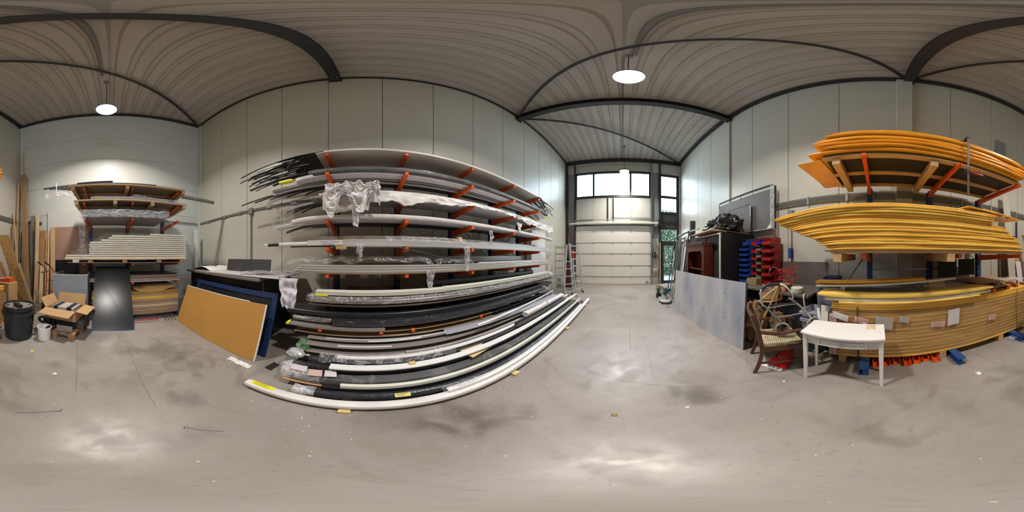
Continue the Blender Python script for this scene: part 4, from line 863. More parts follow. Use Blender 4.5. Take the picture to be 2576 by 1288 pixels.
build('strap', MB().tube([(1.84, -2.10, .88), (1.835, -2.06, .70), (1.84, -2.07, .5), (1.835, -2.09, .25), (1.84, -2.08, .10)], .004, 5), m_rubber, t)
for i, (ya, yb, za, zb, sl, m) in enumerate(((.52, .34, .70, .78, .05, m_paper), (.27, .11, .66, .73, .035, m_paperp), (.03, -.17, .58, .74, .03, M('grey_document', (.42, .37, .33), .5)), (-.24, -.36, .66, .74, .03, M('grey_document', (.42, .37, .33), .5)),
        (-.62, -.80, .55, .62, .02, m_paperp), (-.84, -1.00, .53, .75, -.01, m_paper), (-1.48, -1.62, .47, .55, .01, m_paperp))):
    d = build('document', MB().add([(1.836, ya, zb), (1.836, yb, zb - sl), (1.836, yb + .012, za - sl), (1.836, ya + .01, za)] + [(1.839, ya, zb), (1.839, yb, zb - sl), (1.839, yb + .012, za - sl), (1.839, ya + .01, za)], [(0, 1, 2, 3), (7, 6, 5, 4), (0, 4, 5, 1), (1, 5, 6, 2), (2, 6, 7, 3), (3, 7, 4, 0)]), m, t)
    if m is m_paperp:
        for k in range(3): build('print_line', MB().obox((1.8345, ya - .01, zb - .018 - .018 * k - .002), (0, (yb - ya) * .8, -sl * .8), (0, 0, .0015), (.001, 0, 0)), m_inkr, d)
# items lying on the big pack
solo('wrapped_board', ysheet(1.80, 1.99, -1.30, .45, ZP + .003, .024, 5, soft=.01), m_yel3, 'bright yellow wrapped edge strip lying at the front of the big wrapped stack', 'board', smooth=True)
solo('foam_board', B(1.81, 2.02, -1.5, .62, ZP + .030, ZP + .066), M('pale_foam_board', (.66, .62, .50), .6, 0, (.6, .56, .45), 4), 'pale beige board edge between two yellow wrapped strips on the big stack', 'board', bevel=.004)
solo('wrapped_board', ysheet(1.79, 2.06, -1.52, .70, ZP + .069, .062, 8, soft=.012), m_yel3, 'thick bright yellow wrapped board on top of the pale one, front of the big stack', 'board', smooth=True)
t = pack('film_pack', 'flat wooden pallet board under a white film cover, behind the bright yellow board', 'pack', wood(1, 3), 2.28, ZP + .003, .36, .10, -1.7, .50, 2, 2, m_film2)
solo('carton_sheet', MB().obox((1.95, -2.2, ZP + .125), (.72, .1, .0), (.0, .80, .015), (0, 0, .012)), m_cardb, 'brown carton sheet lying above the orange arms on the big stack', 'cardboard')
solo('carton_sheet', MB().obox((1.85, -1.95, ZP + .08), (.35, .1, .0), (.02, .62, -.02), (0, 0, .01)), m_cardb, 'bent cardboard strip below the brown carton sheet', 'cardboard')
solo('cream_strip', MB().obox((1.84, -.95, ZP + .26), (.10, 0, 0), (.02, 1.70, -.085), (0, 0, .022)), M('pale_foam_board', (.66, .62, .50), .6), 'long cream strip slanting over the big stack, rising to the right', 'strip', bevel=.003)
solo('tan_strip', MB().obox((1.87, -.55, ZP + .262), (.14, 0, 0), (.02, 1.32, -.05), (0, 0, .030)), m_yel2, 'orange-tan board lying on the long cream strip', 'strip', bevel=.003)
solo('black_strip', MB().obox((1.86, -.55, ZP + .135), (.06, 0, 0), (.05, .95, -.0), (0, 0, .04)), m_anth, 'black profile between the cream strip and the film-covered board', 'strip', bevel=.003)
solo('wood_block', B(1.95, 2.1, -.85, -.62, ZP + .11, ZP + .25), m_cardb, 'carton block under clear film in the middle of the big stack', 'block', bevel=.006)
wavy(-1.15, -.25, 2.12, 1.86, ZP + .13, .12, 'clear shiny film over the carton block on the big stack', m_film)
wavy(-2.5, -1.7, 2.3, 1.85, ZP + .10, .08, 'clear film and plastic bags at the right end of the big stack', m_film2)
for i in range(3):
    y = (-1.62, -1.95, -2.2)[i]
    solo('rack_arm', MB().obox((1.84 + .03 * i, y, ZP + .003 + (.0 if i < 2 else .0)), (.6, -.18 - .05 * i, 0), (.015, .055, 0), (0, 0, .055)), m_orange2, 'loose orange arm on top of the big wrapped stack, %s from the left' % ORD[i + 1], 'rack arm', 'loose orange arms on the big stack', bevel=.004)
random.seed(12)
for i in range(7):
    y = -.02 - .115 * i; a = random.uniform(-.07, .07)
    c = Vector((1.78 + .03 * (i % 3), y, .0)); d = Vector((math.cos(a), math.sin(a), 0)); p = Vector((-d.y, d.x, 0))
    mb = MB(); mb.obox(c, d * .7, p * .085, (0, 0, .006)); mb.obox(c, d * .7, p * .006, (0, 0, .07)); mb.obox(c + p * .079, d * .7, p * .006, (0, 0, .07))
    solo('rack_arm', mb, m_orange, 'orange arm lying under the big wrapped stack, %s from the left' % ORD[i + 1], 'rack arm', 'orange arms on the floor under the big wrapped stack')
solo('plastic_tray', B(1.72, 1.84, -2.02, -1.86, .0, .03), m_clearp, 'flat grey plastic tray on the floor before the rightmost blue beam foot', 'tray', bevel=.006)
for i, x in enumerate((2.50, 2.62)): solo('wire_grid', MB().box(x, x + .01, -1.3 - .45 * i, -.95 - .45 * i, ZP + .2, ZP + .5), m_rubber, ['black wire grid panel behind the cream strip under the middle stack', 'second black wire grid panel farther right under the middle stack'][i], 'grid')
# boards leaning at the right wall beyond the rack
solo('leaning_board', MB().obox((2.66, -3.10, 0), (.0, .24, 0), (.27, .08, 3.05), (.018, 0, 0)), M('pale_board', (.62, .58, .5), .5, 0, (.57, .53, .45), 3), 'tall pale board leaning on the right wall beyond the yellow stacks', 'board', bevel=.002)
solo('leaning_board', B(3.035, 3.065, -3.46, -3.42, 0, 2.42), m_dark, 'narrow dark upright strip on the right wall beyond the tall pale board', 'strip')
solo('leaning_board', MB().obox((2.76, -3.42, 0), (.0, .26, 0), (.24, 0, 1.95), (.018, 0, 0)), wood(2, 0), 'brown wooden board leaning on the right wall near the barrel', 'board', bevel=.002)
solo('leaning_board', MB().obox((2.64, -3.38, 0), (.0, .20, 0), (.20, 0, 1.30), (.018, 0, 0)), m_whitep, 'small white board leaning in front of the brown one at the right wall', 'board', bevel=.002)
solo('leaning_board', MB().obox((2.96, -3.36, 0), (.0, .60, 0), (.07, 0, 2.02), (.015, 0, 0)), M('olive_board', (.16, .15, .12), .6), 'dark olive board leaning behind the right end of the yellow stacks', 'board')
solo('wall_board', MB().obox((2.98, -2.98, 3.4), (.0, .30, 0), (.04, 0, 1.55), (.015, 0, 0)), m_grey_post, 'tall grey board behind the upper yellow stack, against the right wall', 'board', bevel=.003)
WBZ = 3.4

# ================================================================ WHITE TABLE
t = thing('side_table', 'white wooden side table with one drawer in front of the wrapped board stack', 'table', (1.55, .32, 0))
def bow_top(x0, x1, ya, yb, z0, z1, bow, n=14):
    front = [(x0 - bow * (1 - (2 * i / n - 1) ** 2), ya + (yb - ya) * i / n) for i in range(n + 1)]; poly = front + [(x1, yb), (x1, ya)]
    return MB().prism([(x, y, z0) for x, y in poly], (0, 0, z1 - z0))
build('table_top', bow_top(1.385, 1.745, -.06, .72, .652, .675, .032), m_white, t, bevel=.004, nseg=2)
build('apron', bow_top(1.422, 1.715, -.03, .69, .535, .652, .024), m_white, t)
for x, y in ((1.40, .660), (1.40, -.045), (1.685, .660), (1.685, -.045)):
    mb = MB(); s0, s1 = .046, .032
    mb.add([(x, y, .652), (x + s0, y, .652), (x + s0, y + s0, .652), (x, y + s0, .652), (x + .005, y + .005, 0), (x + s1, y + .005, 0), (x + s1, y + s1, 0), (x + .005, y + s1, 0)], [(0, 1, 2, 3), (7, 6, 5, 4), (0, 4, 5, 1), (1, 5, 6, 2), (2, 6, 7, 3), (3, 7, 4, 0)])
    build('leg', mb, m_white, t, bevel=.003)
dr = build('drawer', bow_top(1.400, 1.43, .10, .54, .552, .634, .014), m_white, t)
dr2 = build('drawer_moulding', MB(), m_white, t) if False else None
for (ya, yb, z0, z1) in ((.10, .54, .626, .634), (.10, .54, .552, .560), (.10, .112, .56, .626), (.528, .54, .56, .626), (.125, .515, .612, .616), (.125, .515, .568, .572)):
    n = 12; mb = MB()
    pts = [(ya + (yb - ya) * i / n) for i in range(n + 1)]
    fx_ = lambda y: 1.400 - .014 * (1 - ((y - .32) / .22) ** 2)
    loops = [[(fx_(y) - .011, y, z0), (fx_(y) + .002, y, z0), (fx_(y) + .002, y, z1), (fx_(y) - .011, y, z1)] for y in pts]
    build('moulding', mb.ext(loops), m_white, dr)
build('knob', MB().tube([(1.37, .32, .593), (1.362, .32, .593), (1.358, .32, .593), (1.345, .32, .593), (1.338, .32, .593)], .008, 12), m_chrome, dr, smooth=True)
kb = bpy.data.meshes  # knob cap
mb = MB().tube([(1.352, .32, .593), (1.342, .32, .593)], .020, 16); build("knob_cap", mb, m_chrome, dr, smooth=True)
build('worn_patch', B(1.60, 1.72, .03, .125, .6752, .6762), wood(1, 2), t)
solo('white_cable', MB().tube([(1.745, .16, .684), (1.69, .12, .681), (1.60, .07, .681), (1.55, .02, .681), (1.50, -.02, .681)], .005, 6), m_white, 'white cable lying across the bare patch on the white table', 'cable', smooth=True)

# ================================================================ ARMCHAIR (facing direction f, seen from behind its left side)
t = thing('armchair', 'old brown wooden armchair with patterned seat, standing beside the white table', 'chair', (1.56, 1.12, 0))
f = Vector((.74, -.67, 0)).normalized(); s = Vector((.66, .75, 0)).normalized()  # forward, sideways (towards the wall)
O = Vector((1.26, 1.10, 0))
def cp(a, b, z): return O + s * a + f * b + Vector((0, 0, z))
def limb(pts, w, h, side):
    loops = []; pts = [Vector(p) for p in pts]
    for i, p in enumerate(pts):
        d = (pts[min(i + 1, len(pts) - 1)] - pts[max(0, i - 1)]).normalized(); a = Vector(side).normalized(); b = d.cross(a).normalized()
        ww, hh = (w[i], h[i]) if isinstance(w, (list, tuple)) else (w, h)
        c = .25; loops.append([p + a * ww * x / 2 + b * hh * y / 2 for x, y in ((-1, -1 + c), (-1 + c, -1), (1 - c, -1), (1, -1 + c), (1, 1 - c), (1 - c, 1), (-1 + c, 1), (-1, 1 - c))])
    return MB().ext(loops)
def smoothpts(P, n=4):
    P = [Vector(p) for p in P]; out = []
    for i in range(len(P) - 1):
        p0, p1, p2, p3 = P[max(0, i - 1)], P[i], P[i + 1], P[min(len(P) - 1, i + 2)]
        for k in range(n):
            u = k / n; out.append(.5 * ((2 * p1) + (-p0 + p2) * u + (2 * p0 - 5 * p1 + 4 * p2 - p3) * u * u + (-p0 + 3 * p1 - 3 * p2 + p3) * u ** 3))
    return out + [P[-1]]
CW = .46
for a in (0, CW):
    build('back_leg', limb(smoothpts([cp(a, -.07, 0), cp(a, -.03, .14), cp(a, .0, .30), cp(a, .0, .42), cp(a, -.02, .57), cp(a, -.055, .70), cp(a, -.095, .82)]), .032, .042, s), m_chair, t, smooth=True)
    build('front_leg', limb(smoothpts([cp(a, .46, 0), cp(a, .46, .20), cp(a, .46, .42), cp(a, .445, .50), cp(a, .42, .57)]), .038, .038, s), m_chair, t, smooth=True)
    build('armrest', limb(smoothpts([cp(a, -.02, .61), cp(a, .08, .585), cp(a, .22, .575), cp(a, .36, .585), cp(a, .455, .58), cp(a, .50, .555)]), .050, .030, s), m_chair, t, smooth=True)
    build('side_rail', limb([cp(a, .0, .365), cp(a, .46, .365)], .026, .06, s), m_chair, t)
    build('stretcher', limb([cp(a, .0, .16), cp(a, .46, .16)], .02, .028, s), m_chair, t)
for b, z, h in ((.46, .365, .06), (.0, .365, .06)): build('seat_rail', limb([cp(0, b, z), cp(CW, b, z)], .026, h, f), m_chair, t)
build('stretcher', limb([cp(0, .23, .16), cp(CW, .23, .16)], .02, .028, f), m_chair, t)
for b, z, h in ((-.09, .79, .07), (-.035, .60, .04), (-.06, .69, .035)): build('back_slat', limb(smoothpts([cp(0, b, z), cp(CW / 2, b - .03, z + .008), cp(CW, b, z)]), .018, h, f), m_chair, t, smooth=True)
build('seat', MB().grid(lambda u, v: cp(.012 + (CW - .024) * u, .012 + .44 * v, .398 + .045 * (max(0, math.sin(PI * u)) * max(0, math.sin(PI * v))) ** .35), 16, 16), m_fabric, t, recalc=False, smooth=True, solid=.006)
mb = MB(); mb.ext([[cp(.010, .01, .392), cp(CW - .010, .01, .392), cp(CW - .010, .455, .392), cp(.010, .455, .392)], [cp(.010, .01, .43), cp(CW - .010, .01, .43), cp(CW - .010, .455, .43), cp(.010, .455, .43)]]); build('seat_cushion', mb, m_fabric, t, bevel=.012, nseg=3)
build('webbing_strap', MB().ext([[cp(.04 + .03 * k, .48 + .05 * math.sin(q * 1.05), .43 - .13 * math.sin(q / 6 * PI) - .0 * q) for k in (0, 1)] + [cp(.04 + .03 * k, .478 + .05 * math.sin(q * 1.05), .428 - .13 * math.sin(q / 6 * PI)) for k in (1, 0)] for q in range(7)]), M('cream_strap', (.66, .6, .52), .7), t)

# ================================================================ ROLLATOR lying upside down on the chair
t = thing('rollator', 'grey tubular rollator frame with wheels, lying upside down across the armchair', 'rollator', (1.55, 1.1, .5))
tb = lambda nm, P, r, m=m_galv, n=8: build(nm, MB().tube(smoothpts(P, 5), r, n), m, t, smooth=True)
tb('frame_tube', [(1.38, 1.26, .92), (1.43, 1.17, .84), (1.49, 1.10, .74), (1.53, 1.04, .66)], .013)
tb('frame_tube', [(1.66, 1.02, .94), (1.72, .94, .86), (1.76, .84, .76), (1.76, .78, .68)], .013)
tb('frame_tube', [(1.40, 1.20, .86), (1.44, 1.27, 1.02), (1.54, 1.22, 1.10), (1.66, 1.10, 1.09), (1.70, 1.0, .98), (1.68, .98, .90)], .012)
tb('black_grip', [(1.455, 1.275, 1.045), (1.54, 1.22, 1.103), (1.63, 1.13, 1.10)], .018, m_rubber, 10)
for P in ([(1.42, 1.16, .84), (1.58, 1.04, .86), (1.72, .94, .86)], [(1.49, 1.10, .72), (1.62, .97, .73), (1.76, .84, .75)]): tb('cross_tube', P, .010)
tb('black_bar', [(1.44, 1.14, .875), (1.58, 1.03, .88), (1.70, .94, .88)], .009, m_rubber)
tb('brake_lever', [(1.50, 1.13, .55), (1.51, 1.1, .68), (1.49, 1.12, .80)], .009)
tb('frame_tube', [(1.34, 1.24, .84), (1.37, 1.24, .70), (1.40, 1.22, .56)], .011)
def wheel(c, ax, r, wn='wheel'):
    c = Vector(c); ax = Vector(ax).normalized(); u = ax.cross(Vector((0, 0, 1))).normalized(); v = ax.cross(u)
    w_ = build(wn, MB().tube([c + (u * math.cos(a) + v * math.sin(a)) * r for a in [2 * PI * k / 24 for k in range(25)]], .014, 8, False), m_tyre, t, smooth=True)
    build('hub', MB().tube([c - ax * .012, c + ax * .012], r * .35, 12), m_rubber, w_); 
    for k in range(5): a = 2 * PI * k / 5; build('spoke', MB().tube([c, c + (u * math.cos(a) + v * math.sin(a)) * r], .006, 6), m_rubber, w_)
    build('fork', MB().tube([c + ax * .02, c + ax * .02 + Vector((0, 0, r + .03))], .012, 6), m_rubber, w_)
wheel((1.54, 1.03, .560), (.8, .6, 0), .078); wheel((1.77, .75, .60), (.5, .85, 0), .085)
# folding wooden chair, canvas bag behind
t = thing('folding_chair', 'light wooden folding chair frame tangled behind the armchair', 'chair', (1.75, 1.45, 0))
for P in ([(1.58, 1.50, .0), (1.62, 1.36, .55), (1.78, 1.22, 1.03)], [(1.95, 1.50, .0), (1.86, 1.38, .5), (1.80, 1.21, 1.03)], [(1.55, 1.42, .78), (1.70, 1.32, .92), (1.79, 1.22, 1.02)], [(1.79, 1.22, 1.02), (1.84, 1.22, .92), (1.88, 1.24, .80)], [(1.52, 1.42, .80), (1.70, 1.30, .78), (1.88, 1.24, .80)], [(1.50, 1.48, .62), (1.53, 1.43, .80)]):
    P = [(p[0] + .13, p[1] + .12, p[2]) for p in P]
    build('chair_bar', MB().tube(P, .014, 8), wood(2, 0), t, smooth=True)
build('chair_seat', MB().obox((1.73, 1.50, .79), (.24, -.12, .01), (.06, .12, .1), (0, 0, .012)), m_canvas, t)
def blob(name, c, r, amp, fr, mat, lab, cat, seed=0, nu=36, nv=22, flat=.3, parent=None):
    c = Vector(c)
    def fn(u, v):
        a = 2 * PI * u; b = PI * v; d = Vector((math.sin(b) * math.cos(a), math.sin(b) * math.sin(a), math.cos(b)))
        k = 1 + amp * nz(d * fr + Vector((seed, 0, 0))) + amp * .5 * nz(d * fr * 2.3 + Vector((seed, 5, 0)))
        z = d.z * k * r[2]; z = max(z, -flat * r[2] - .0) if flat else z
        return (c.x + d.x * k * r[0], c.y + d.y * k * r[1], c.z + z)
    mb = MB().grid(fn, nu, nv)
    if parent is not None: return build(name, mb, mat, parent, recalc=False, smooth=True)
    return solo(name, mb, mat, lab, cat, recalc=False, smooth=True)
blob('canvas_bag', (1.87, 1.80, .30), (.22, .20, .38), .3, 2.2, m_canvas, 'brown canvas bag slumped behind the armchair next to the steel sheet', 'bag', 3, flat=.79)
blob('canvas_bag', (1.68, 1.20, .60), (.10, .09, .10), .45, 3, m_canvas, 'small brown canvas bundle with straps on the far side of the armchair seat', 'bag', 8, flat=.9)
# red bag and shoes under
t = thing('shopping_bag', 'red and white shopping bag lying flat under the armchair', 'bag', (1.55, .98, 0))
build('bag_body', MB().obox((1.44, .93, .006), (.30, .05, .0), (-.02, .24, .02), (0, 0, .018)), m_binr, t, bevel=.006)
build('bag_flap', MB().obox((1.62, .98, .03), (.12, .02, .10), (-.02, .16, .0), (0, 0, .01)), m_binr, t, bevel=.004)
build('white_print', MB().obox((1.385, .955, .004), (.07, .005, .0), (-.02, .24, .0), (0, 0, .012)), m_white, t)
for k in range(3): build('grey_print', MB().obox((1.40, .985 + .06 * k, .0165), (.04, .003, 0), (-.004, .035, 0), (0, 0, .001)), m_grey_post, t)
def shoe(x, y, a, lab):
    t = thing('shoe', lab, 'shoe', (x, y, 0), 'worn shoes under the white table'); c, s_ = math.cos(a), math.sin(a)
    q = lambda u, v, z: (x + c * u - s_ * v, y + s_ * u + c * v, z)
    P = [(-.13, .034), (-.06, .036), (.02, .036), (.08, .046), (.13, .038), (.155, .018)]
    lo = [[q(u, -w, 0), q(u, w, 0), q(u, w, .022), q(u, -w, .022)] for u, w in P]; build('sole', MB().ext(lo), m_cream, t, bevel=.004)
    H = [.075, .085, .07, .05, .04, .03]
    lo = [[q(u, -w * .92, .022), q(u, w * .92, .022), q(u, w * .8, .022 + h * .7), q(u, w * .3, .022 + h), q(u, -w * .3, .022 + h), q(u, -w * .8, .022 + h * .7)] for (u, w), h in zip(P, H)]; build('upper', MB().ext(lo), M('khaki_suede', (.20, .17, .09), .9), t, smooth=True)
    build('laces', MB().tube([q(.0, -.02, .10), q(.02, .02, .092), q(.035, -.02, .085), q(.05, .02, .078)], .003, 5), m_white, t)
shoe(1.90, .78, .3, 'khaki shoe on the floor behind the left legs of the white table'); shoe(1.93, .66, -.25, 'khaki shoe with a yellow tip, nearest the wrapped stack behind the white table')
solo('toolbox', B(1.78, 2.14, .60, 1.0, .14, .36) if False else B(1.98, 2.40, .66, .96, 0, .34), M('dark_teal_box', (.02, .035, .045), .5), 'dark box on the floor between the white table and the worktop', 'box', bevel=.01)
# translucent stacked boxes
t = thing('storage_box', 'translucent plastic storage box with lid, lower one standing on the dark box', 'storage box', (2.1, .8, .345))
def tote(t, x0, x1, y0, y1, z0, z1, lid=True):
    i = .03; w = .005
    a = [(x0 + i, y0 + i), (x1 - i, y0 + i), (x1 - i, y1 - i), (x0 + i, y1 - i)]; b = [(x0, y0), (x1, y0), (x1, y1), (x0, y1)]
    c = [(x0 + w, y0 + w), (x1 - w, y0 + w), (x1 - w, y1 - w), (x0 + w, y1 - w)]; d = [(x0 + i + w, y0 + i + w), (x1 - i - w, y0 + i + w), (x1 - i - w, y1 - i - w), (x0 + i + w, y1 - i - w)]
    L_ = lambda q, z: [(x, y, z) for x, y in q]
    build('tub', MB().ext([L_(a, z0), L_(b, z1), L_(c, z1), L_(d, z0 + w)]), m_clearp, t)
    for z in (z1 - .012, z1 - .04):
        mb = MB(); mb.box(x0 - .012, x1 + .012, y0 - .012, y0 + .0, z, z + .012); mb.box(x0 - .012, x1 + .012, y1, y1 + .012, z, z + .012); mb.box(x0 - .012, x0, y0, y1, z, z + .012); mb.box(x1, x1 + .012, y0, y1, z, z + .012); build('rim', mb, m_clearp, t)
tote(t, 1.90, 2.26, .66, .98, .345, .60); lb = build('label', B(1.907, 1.912, .74, .84, .49, .53), m_whitep, t)
for k in range(2): build('print_line', B(1.905, 1.907, .75, .83, .50 + .013 * k, .505 + .013 * k), m_ink, lb)
t = thing('storage_box', 'empty translucent plastic box nested on top of the lower storage box', 'storage box', (2.1, .8, .60))
tote(t, 1.90, 2.27, .65, .99, .603, .70)
t = thing('storage_box', 'tall translucent box standing beside the yellow boards behind the storage boxes', 'storage box', (2.35, .72, .345)); tote(t, 2.30, 2.52, .64, .92, .345, .93)
t = thing('storage_box', None, None) if False else None
solo('white_plank', MB().obox((1.80, .585, .48), (.02, .10, 0), (.10, .02, .34), (.012, -.002, -.004)), M('pale_board', (.62, .58, .5), .5), 'short pale plank leaning between the storage box and the wrapped stack', 'plank', bevel=.002)
solo('white_plank', MB().obox((1.79, .64, .36), (.015, .04, 0), (.10, .08, .42), (.012, -.002, -.004)), m_white, 'narrow white plank leaning beside the short pale one', 'plank', bevel=.002)

# ================================================================ WORKTOP, BINS, CABLES
t = thing('workbench', 'black base cabinet with grey worktop along the right wall', 'workbench', (2.55, 1.9, 0))
build('base_cabinet', B(2.22, 3.05, 1.02, 2.72, .0, .82), m_lam, t, bevel=.004); build('worktop', B(2.13, 3.06, .98, 2.80, .822, .862), m_counter, t, bevel=.003)
for y in (1.45, 1.88, 2.3): build('door_gap', B(2.217, 2.221, y - .003, y + .003, .08, .80), m_black, t)
for y in (1.30, 1.68): build('door_handle', MB().tube([(2.22, y - .08, .74), (2.19, y - .08, .74), (2.19, y + .08, .74), (2.22, y + .08, .74)], .006, 6), m_galv, t)
build('splashback', B(3.04, 3.066, 1.0, 2.85, .87, 1.33), M('grey_splashback', (.12, .105, .095), .5, 0, (.15, .13, .12), 4), t)
t = thing('faucet', 'bent chrome swan-neck tap standing on the grey worktop', 'tap', (2.85, 2.12, .862))
build('spout', MB().tube(smoothpts([(2.74, 1.90, .866), (2.74, 1.90, 1.10), (2.71, 1.92, 1.19), (2.62, 1.96, 1.22), (2.53, 1.985, 1.18), (2.50, 1.99, 1.10)], 6), .010, 8), m_chrome, t, smooth=True); build('tap_base', MB().tube([(2.74, 1.90, .863), (2.74, 1.90, .90)], .022, 12), m_chrome, t, smooth=True)
def bin_(name, lab, x0, x1, y0, y1, z0, z1, mat, group):
    # hopper bin open to the aisle (-x)
    w = .004; d = x1 - x0; h = z1 - z0
    S = [(x0, z0), (x1, z0), (x1, z1), (x0 + .42 * d, z1), (x0 + .30 * d, z0 + .62 * h), (x0, z0 + .42 * h)]
    mb = MB()
    for y in (y0, y1 - w): mb.prism([(x, y, z) for x, z in S], (0, w, 0))
    mb.box(x0, x1, y0 + w, y1 - w, z0, z0 + w); mb.box(x1 - w, x1, y0 + w, y1 - w, z0 + w, z1); mb.box(x0, x0 + w, y0 + w, y1 - w, z0 + w, z0 + .36 * h); mb.box(x0 - .006, x0, y0, y1, z0 + .34 * h, z0 + .40 * h)
    return solo(name, mb, mat, lab, 'bin', group)
for r_ in range(6):
    n_ = ORD[6 - r_]
    bin_('storage_bin', 'large red bin, %s from the top of the right-hand red column' % n_, 2.60, 2.97, 2.03, 2.27, .866 + .165 * r_, 1.024 + .165 * r_, m_binr, 'large red bins in the right-hand column')
for r_ in range(6):
    bin_('storage_bin', 'red bin, %s from the top of the red column between the khaki and blue bins' % ORD[6 - r_], 2.62, 2.97, 2.42, 2.60, .866 + .165 * r_, 1.022 + .165 * r_, m_binr, 'red bins behind the khaki column')
for r_ in range(5):
    bin_('storage_bin', 'khaki bin, %s from the top of the narrow khaki column' % ORD[5 - r_], 2.58, 2.90, 2.275, 2.415, .98 + .145 * r_, 1.115 + .145 * r_, m_bing, 'khaki bins between the red columns')
solo('bin_support', B(2.64, 2.95, 2.28, 2.41, .866, .978), m_bing, 'plain khaki box carrying the column of khaki bins', 'box')
bin_('storage_bin', 'bright blue bin on top of the khaki column', 2.58, 2.90, 2.275, 2.415, 1.71, 1.82, m_binb2, 'blue bins')
for c_, (y0, y1) in enumerate(((2.62, 2.745), (2.75, 2.875))):
    for r_ in range(7):
        bin_('storage_bin', 'blue bin, %s from the top of the %s column of blue bins' % (ORD[7 - r_], ['right-hand', 'left-hand'][c_]), 2.50, 2.78, y0, y1, .866 + .118 * r_, .978 + .118 * r_, m_binb, 'blue bins in the %s column' % ['right-hand', 'left-hand'][c_])
bin_('storage_bin', 'larger blue bin on top of the right-hand column of blue bins', 2.50, 2.80, 2.62, 2.745, 1.695, 1.84, m_binb, 'blue bins')
t = thing('storage_bin', 'khaki open box on the worktop in front of the red bins', 'box', (2.4, 2.25, .862))
mb = MB(); x0, x1, y0, y1, z0, z1 = 2.38, 2.56, 2.22, 2.50, .864, .985
mb.box(x0, x1, y0, y0 + .008, z0, z1); mb.box(x0, x1, y1 - .008, y1, z0, z1); mb.box(x0, x0 + .008, y0 + .008, y1 - .008, z0, z1); mb.box(x1 - .008, x1, y0 + .008, y1 - .008, z0, z1); mb.box(x0 + .008, x1 - .008, y0 + .008, y1 - .008, z0, z0 + .008)
build('box_body', mb, m_khakibox, t)
solo('cable_box', B(2.20, 2.42, 1.42, 1.64, .864, .975), m_cardb, 'cardboard box under the tangle of red cable on the worktop', 'box', bevel=.004)
random.seed(17)
t = thing('red_cable', 'tangled coil of red cable lying on the cardboard box', 'cable', (2.32, 1.5, .98))
for k in range(6):
    r1, r2, tz, ph = random.uniform(.11, .17), random.uniform(.11, .17), random.uniform(.02, .26), random.uniform(0, 6)
    cx, cy = 2.33 + random.uniform(-.03, .03), 1.45 + random.uniform(-.05, .05)
    build('loop', MB().tube([(cx + r1 * math.cos(a + ph), cy + r2 * math.sin(a + ph), 1.0 + .018 * k + max(0, tz) * (.5 + .5 * math.sin(a * 1 + k))) for a in [2 * PI * i / 26 for i in range(26)]], .0055, 6), m_redc, t, smooth=True)
build('tail', MB().tube(smoothpts([(2.28, 1.36, 1.0), (2.18, 1.40, .93), (2.10, 1.42, .82), (2.08, 1.45, .60)], 5), .0055, 6), m_redc, t, smooth=True)
solo('rope_spool', MB().lathe([(0, 0), (.095, 0), (.10, .01), (.098, .03), (.103, .05), (.098, .07), (.10, .085), (.07, .10), (.03, .10), (.03, .09), (0, .09)], (2.24, 1.22, .864), 28), m_rope, 'spool of cream rope at the right end of the worktop', 'rope', smooth=True)
solo('white_hose', MB().tube(smoothpts([(2.20, 1.06, .876), (2.10, 1.04, .86), (2.10, 1.02, .65), (2.08, 1.03, .45), (2.12, 1.02, .30)], 6), .011, 8), m_white, 'white hose hanging over the right end of the worktop', 'hose', smooth=True)
solo('red_bundle', MB().tube([(2.50, 1.82, .87), (2.50, 1.90, .90), (2.46, 1.98, .87)], .02, 8), m_binr, 'red plastic wrapper on the worktop beside the tap', 'wrapper')
t = thing('white_cable', 'white cable loops hanging from the front edge of the worktop', 'cable', (2.2, 1.8, .87))
for P in ([(2.42, 1.9, .874), (2.3, 1.88, .90), (2.14, 1.86, .882), (2.10, 1.84, .80), (2.10, 1.86, .68), (2.10, 1.92, .66)], [(2.30, 1.6, .87), (2.2, 1.7, .87), (2.15, 1.72, .87)], [(2.42, 2.0, .872), (2.28, 1.95, .93), (2.2, 1.84, .90), (2.26, 1.74, .87)]):
    build('cable', MB().tube(smoothpts(P, 5), .004, 6), m_white, t, smooth=True)
# crates at the wall right of the worktop
t = thing('storage_crate', 'tall dark green plastic crate beside the worktop', 'crate', (2.75, .85, 0)); mb = MB(); x0, x1, y0, y1, z0, z1 = 2.55, 2.95, .60, .96, .0, 1.02
mb.box(x0, x1, y0, y0 + .01, z0, z1); mb.box(x0, x1, y1 - .01, y1, z0, z1); mb.box(x0, x0 + .01, y0 + .01, y1 - .01, z0, z1); mb.box(x1 - .01, x1, y0 + .01, y1 - .01, z0, z1); mb.box(x0 + .01, x1 - .01, y0 + .01, y1 - .01, z0, z0 + .01); build('crate_body', mb, m_green, t)
build('crate_rim', MB().box(x0 - .012, x0, y0 - .012, y1 + .012, z1 - .03, z1).box(x0, x1, y1, y1 + .012, z1 - .03, z1).box(x0, x1, y0 - .012, y0, z1 - .03, z1), m_green, t)
solo('blue_bin', B(2.60, 2.90, .66, .92, .85, 1.10), M('navy_bin', (.008, .02, .09), .45), 'navy blue bin sticking out of the dark green crate', 'bin', bevel=.015)
t = thing('wire_rack', 'white wire rack standing behind the navy bin', 'rack', (2.97, .8, 1.0))
for z in (1.0, 1.22): build('wire', MB().tube([(2.97, .62, z), (2.97, .98, z)], .004, 5), m_whitep, t)
for k in range(6): build('wire', MB().tube([(2.97, .62 + .072 * k, .3), (2.97, .62 + .072 * k, 1.22)], .003, 5), m_whitep, t)
solo('wooden_pole', MB().tube([(2.45, .60, .90), (2.72, .25, 1.42)], .014, 8), wood(0, 3), 'thin brown pole leaning behind the cream strip, between the big and middle stacks', 'pole')

